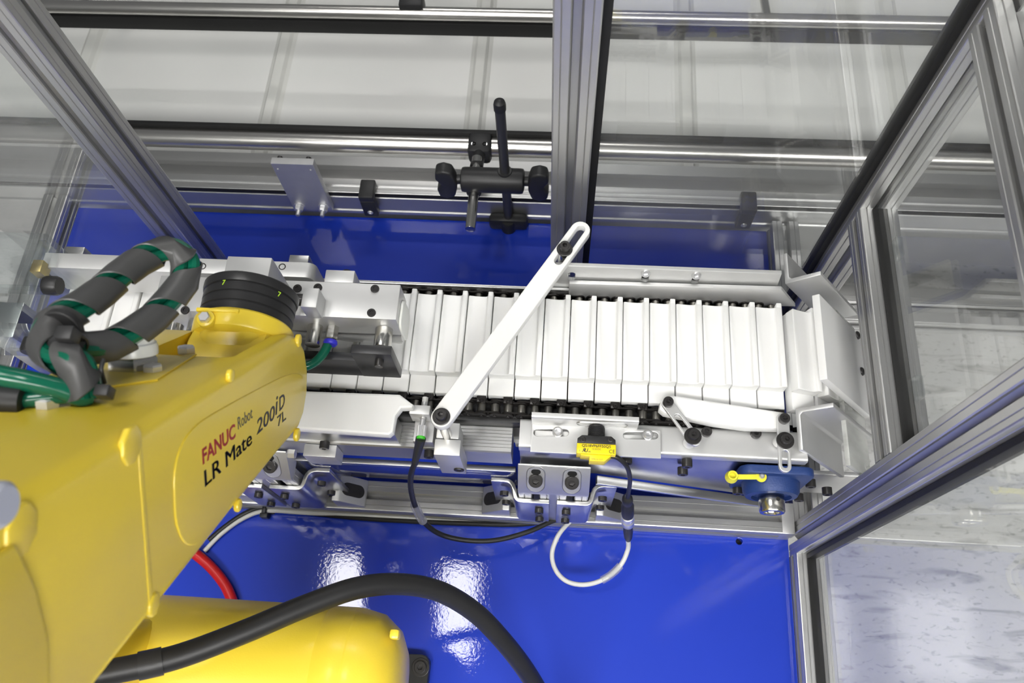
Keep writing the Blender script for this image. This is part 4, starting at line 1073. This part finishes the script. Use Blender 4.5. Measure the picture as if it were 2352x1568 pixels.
for px, py in ((503, 650), (653, 673)):
    p = at(px, py, FZ + .048 if px < 600 else FZ + .034)
    d_ = V((p.x - FX, 0, p.z - FZ)).normalized()
    text('paint_mark', '7', V((FX, p.y, FZ)) + d_ * .0462, V((0, 0, 1)).cross(V((0, 1, 0))) * -1 if False else V((d_.z, 0, -d_.x)), V((0, 1, 0)), .0075, M['lime'], flo, .0002)
# shoulder barrel, turret and base
sb_ = MB().lathe([(.060, -.20), (.072, -.195), (.0745, -.18), (.0745, .053), (.0738, .0545), (.0738, .0555), (.0745, .057), (.0745, .083), (.0738, .0845), (.0738, .0852), (.0742, .087), (.069, .110), (.054, .128), (.036, .136), (0, .138)], (-.285, .004, .335), (1, 0, 0), 56)
sb_.build('shoulder_barrel', M['yellow'], rb, 30)
p = at(876, 1430, .39); MB().box(-.160, -.150, .046, .056, .372, .388, .003).build('barrel_lug', M['yellow'], rb)
MB().lathe([(.125, 0), (.125, .03), (.105, .06), (.100, .20), (.095, .26)], (-.33, -.06, .018), (0, 0, 1), 48).build('turret', M['yellow'], rb)
MB().loft([[V((-.415 + x * .022, .0 + y * .060, .33)) for x, y in rrect(-1, -1, 1, 1, .5, 4)], [V((-.420 + x * .022, -.09 + y * .055, .92)) for x, y in rrect(-1, -1, 1, 1, .5, 4)]]).build('upper_arm', M['yellow'], rb, 50)
bs = plate('base_flange', rrect(-.46, -.17, -.1665, .048, .012), [], (0, 0, .0095), (1, 0, 0), (0, 1, 0), .018, M['dark_grey'], rb, .0015)
p = at(966, 1532, .019); screw(bs, (p.x, p.y, .0187), (0, 0, 1), .0085, .006)
link('washer', WASHER, bs, (p.x, p.y, .0183), None, (.0125, .0125, .009))

# thick black cable sweeping over the shoulder
cb = [at(-60, 1620, .52), at(120, 1568, .50), at(240, 1545, .485), at(400, 1510, .465), at(550, 1455, .445), at(700, 1392, .42), at(820, 1350, .395), at(920, 1341, .365), at(1010, 1358, .33), at(1090, 1405, .29), at(1150, 1465, .25), at(1205, 1535, .20), at(1250, 1610, .14), at(1280, 1680, .06)]
o = MB().tube(cb, .0112, 20, 12).build('robot_cable', M['black_rubber']); tag(o, 'thick black ribbed cable arching over the yellow robot shoulder', 'cable')
pc = spline([V(p) for p in cb], 12)
for i0 in (16, 30):
    MB().tube(pc[i0:i0 + 5], .0126, 16, 1).build('cable_band', M['black_plastic'], o)

# ------------------------------------------------------------------ hose loop in charcoal spiral wrap
loop = [at(199, 918, .742), at(190, 872, .747), at(172, 833, .750), at(122, 818, .746), at(104, 775, .740), at(132, 735, .735), at(190, 703, .722), at(250, 656, .703), at(305, 610, .687), at(355, 582, .676), at(400, 577, .668), at(430, 605, .665), at(423, 645, .666), at(385, 697, .675), at(330, 748, .690), at(265, 787, .706), at(205, 802, .722), at(150, 788, .732), at(125, 770, .730)]
hl = thing('hose_loop', attop(205, 905), 'loop of green air hoses bundled in charcoal spiral wrap on robot', 'hose')
sp_ = spline(loop, 12)
RW = .0122
def helix_frames(P):
    fr = []; up = V((0, 0, 1))
    for i in range(len(P)):
        t_ = (P[min(i + 1, len(P) - 1)] - P[max(i - 1, 0)]).normalized()
        up = (up - t_ * up.dot(t_)).normalized(); fr.append((P[i], t_, up, t_.cross(up)))
    return fr
fr = helix_frames(sp_)
for k in range(3):
    a = 2 * PI * k / 3
    MB().tube([p + (u * math.cos(a) + s * math.sin(a)) * .0056 for p, t_, u, s in fr], .0054, 10, 1).build('green_tube', M['green_hose'], hl)
# spiral ribbon
cum = [0.0]
for a, b in zip(sp_, sp_[1:]): cum.append(cum[-1] + (b - a).length)
def path_at(s):
    s = max(0, min(cum[-1] - 1e-6, s))
    for i in range(len(cum) - 1):
        if cum[i + 1] >= s: break
    f = (s - cum[i]) / (cum[i + 1] - cum[i])
    A_, B_ = fr[i], fr[i + 1]
    return A_[0].lerp(B_[0], f), A_[2].lerp(B_[2], f).normalized(), A_[3].lerp(B_[3], f).normalized()
pitch, wid = .047, .0385
turns = int((cum[-1] - wid) / pitch)
seg = 24
rows = [[], [], [], []]
ribbon_m = MB()
rows = []
for k in range(-int(seg * .85), turns * seg + seg // 2):
    th = 2 * PI * k / seg; s = pitch * k / seg
    row = []
    for off, r in ((0, RW - .0010), (0.0006, RW), (wid * .5, RW + .0004), (wid - .0006, RW), (wid, RW - .0010)):
        p, u, sd_ = path_at(s + off)
        row.append(p + (u * math.cos(th) + sd_ * math.sin(th)) * r)
    rows.append(row)
ribbon_m.grid(rows).build('spiral_wrap', M['wrap'], hl, 50)
# bundle tie, strap and the loose feed hoses
def ring(p, axis, r, w, n, m): return MB().lathe([(r - .0006, 0), (r + .0006, .0004), (r + .0006, w - .0004), (r - .0006, w), (r - .0006, 0)], V(p) - V(axis).normalized() * w / 2, axis, 28).build(n, m, hl)
p = at(155, 795, .742); ring(p, (at(205, 900, .745) - at(160, 800, .74)), .0128, .005, 'tie_band', M['black_plastic'])
p = at(145, 750, .738); ring(p, at(225, 690, .715) - at(160, 760, .735), .0135, .005, 'tie_band', M['black_plastic'])
MB().box(-.005, .005, -.004, .004, -.005, .005, .001, Matrix.Translation(at(240, 900, .752))).build('tie_head', M['black_plastic'], hl)
MB().box(-.006, .006, -.005, .005, -.006, .006, .001, Matrix.Translation(at(156, 770, .756))).build('tie_head', M['black_plastic'], hl)
for st in ((148, 805, 152, 880), (238, 825, 240, 880)):
    a, b = at(st[0], st[1], .742), at(st[2], st[3], .735)
    MB().tube([a, a.lerp(b, .5) + V((0, 0, .004)), b], .0016, 8, 6).build('tie_tail', M['black_plastic'], hl)
f1 = [at(-90, 845, .77), at(0, 862, .765), at(70, 876, .76), at(140, 893, .752), at(182, 908, .746), at(205, 905, .742)]
o = MB().tube(f1, .0072, 16, 8).build('green_feed_hose', M['green_hose']); tag(o, 'thick green hose feeding into the bundled loop on the robot', 'hose')
f2 = [at(55, 918, .752), at(110, 912, .750), at(160, 908, .746), at(195, 912, .742)]
o = MB().tube(f2, .0056, 14, 8).build('green_feed_hose', M['green_hose']); tag(o, 'thinner green hose emerging from the black sleeve end', 'hose')
e_ = [at(-70, 905, .755), at(0, 915, .754), at(60, 920, .752)]
o = MB().tube(e_, .0118, 18, 6).build('hose_sleeve', M['black_rubber']); tag(o, 'black corrugated sleeve end beside the green feed hose', 'sleeve')
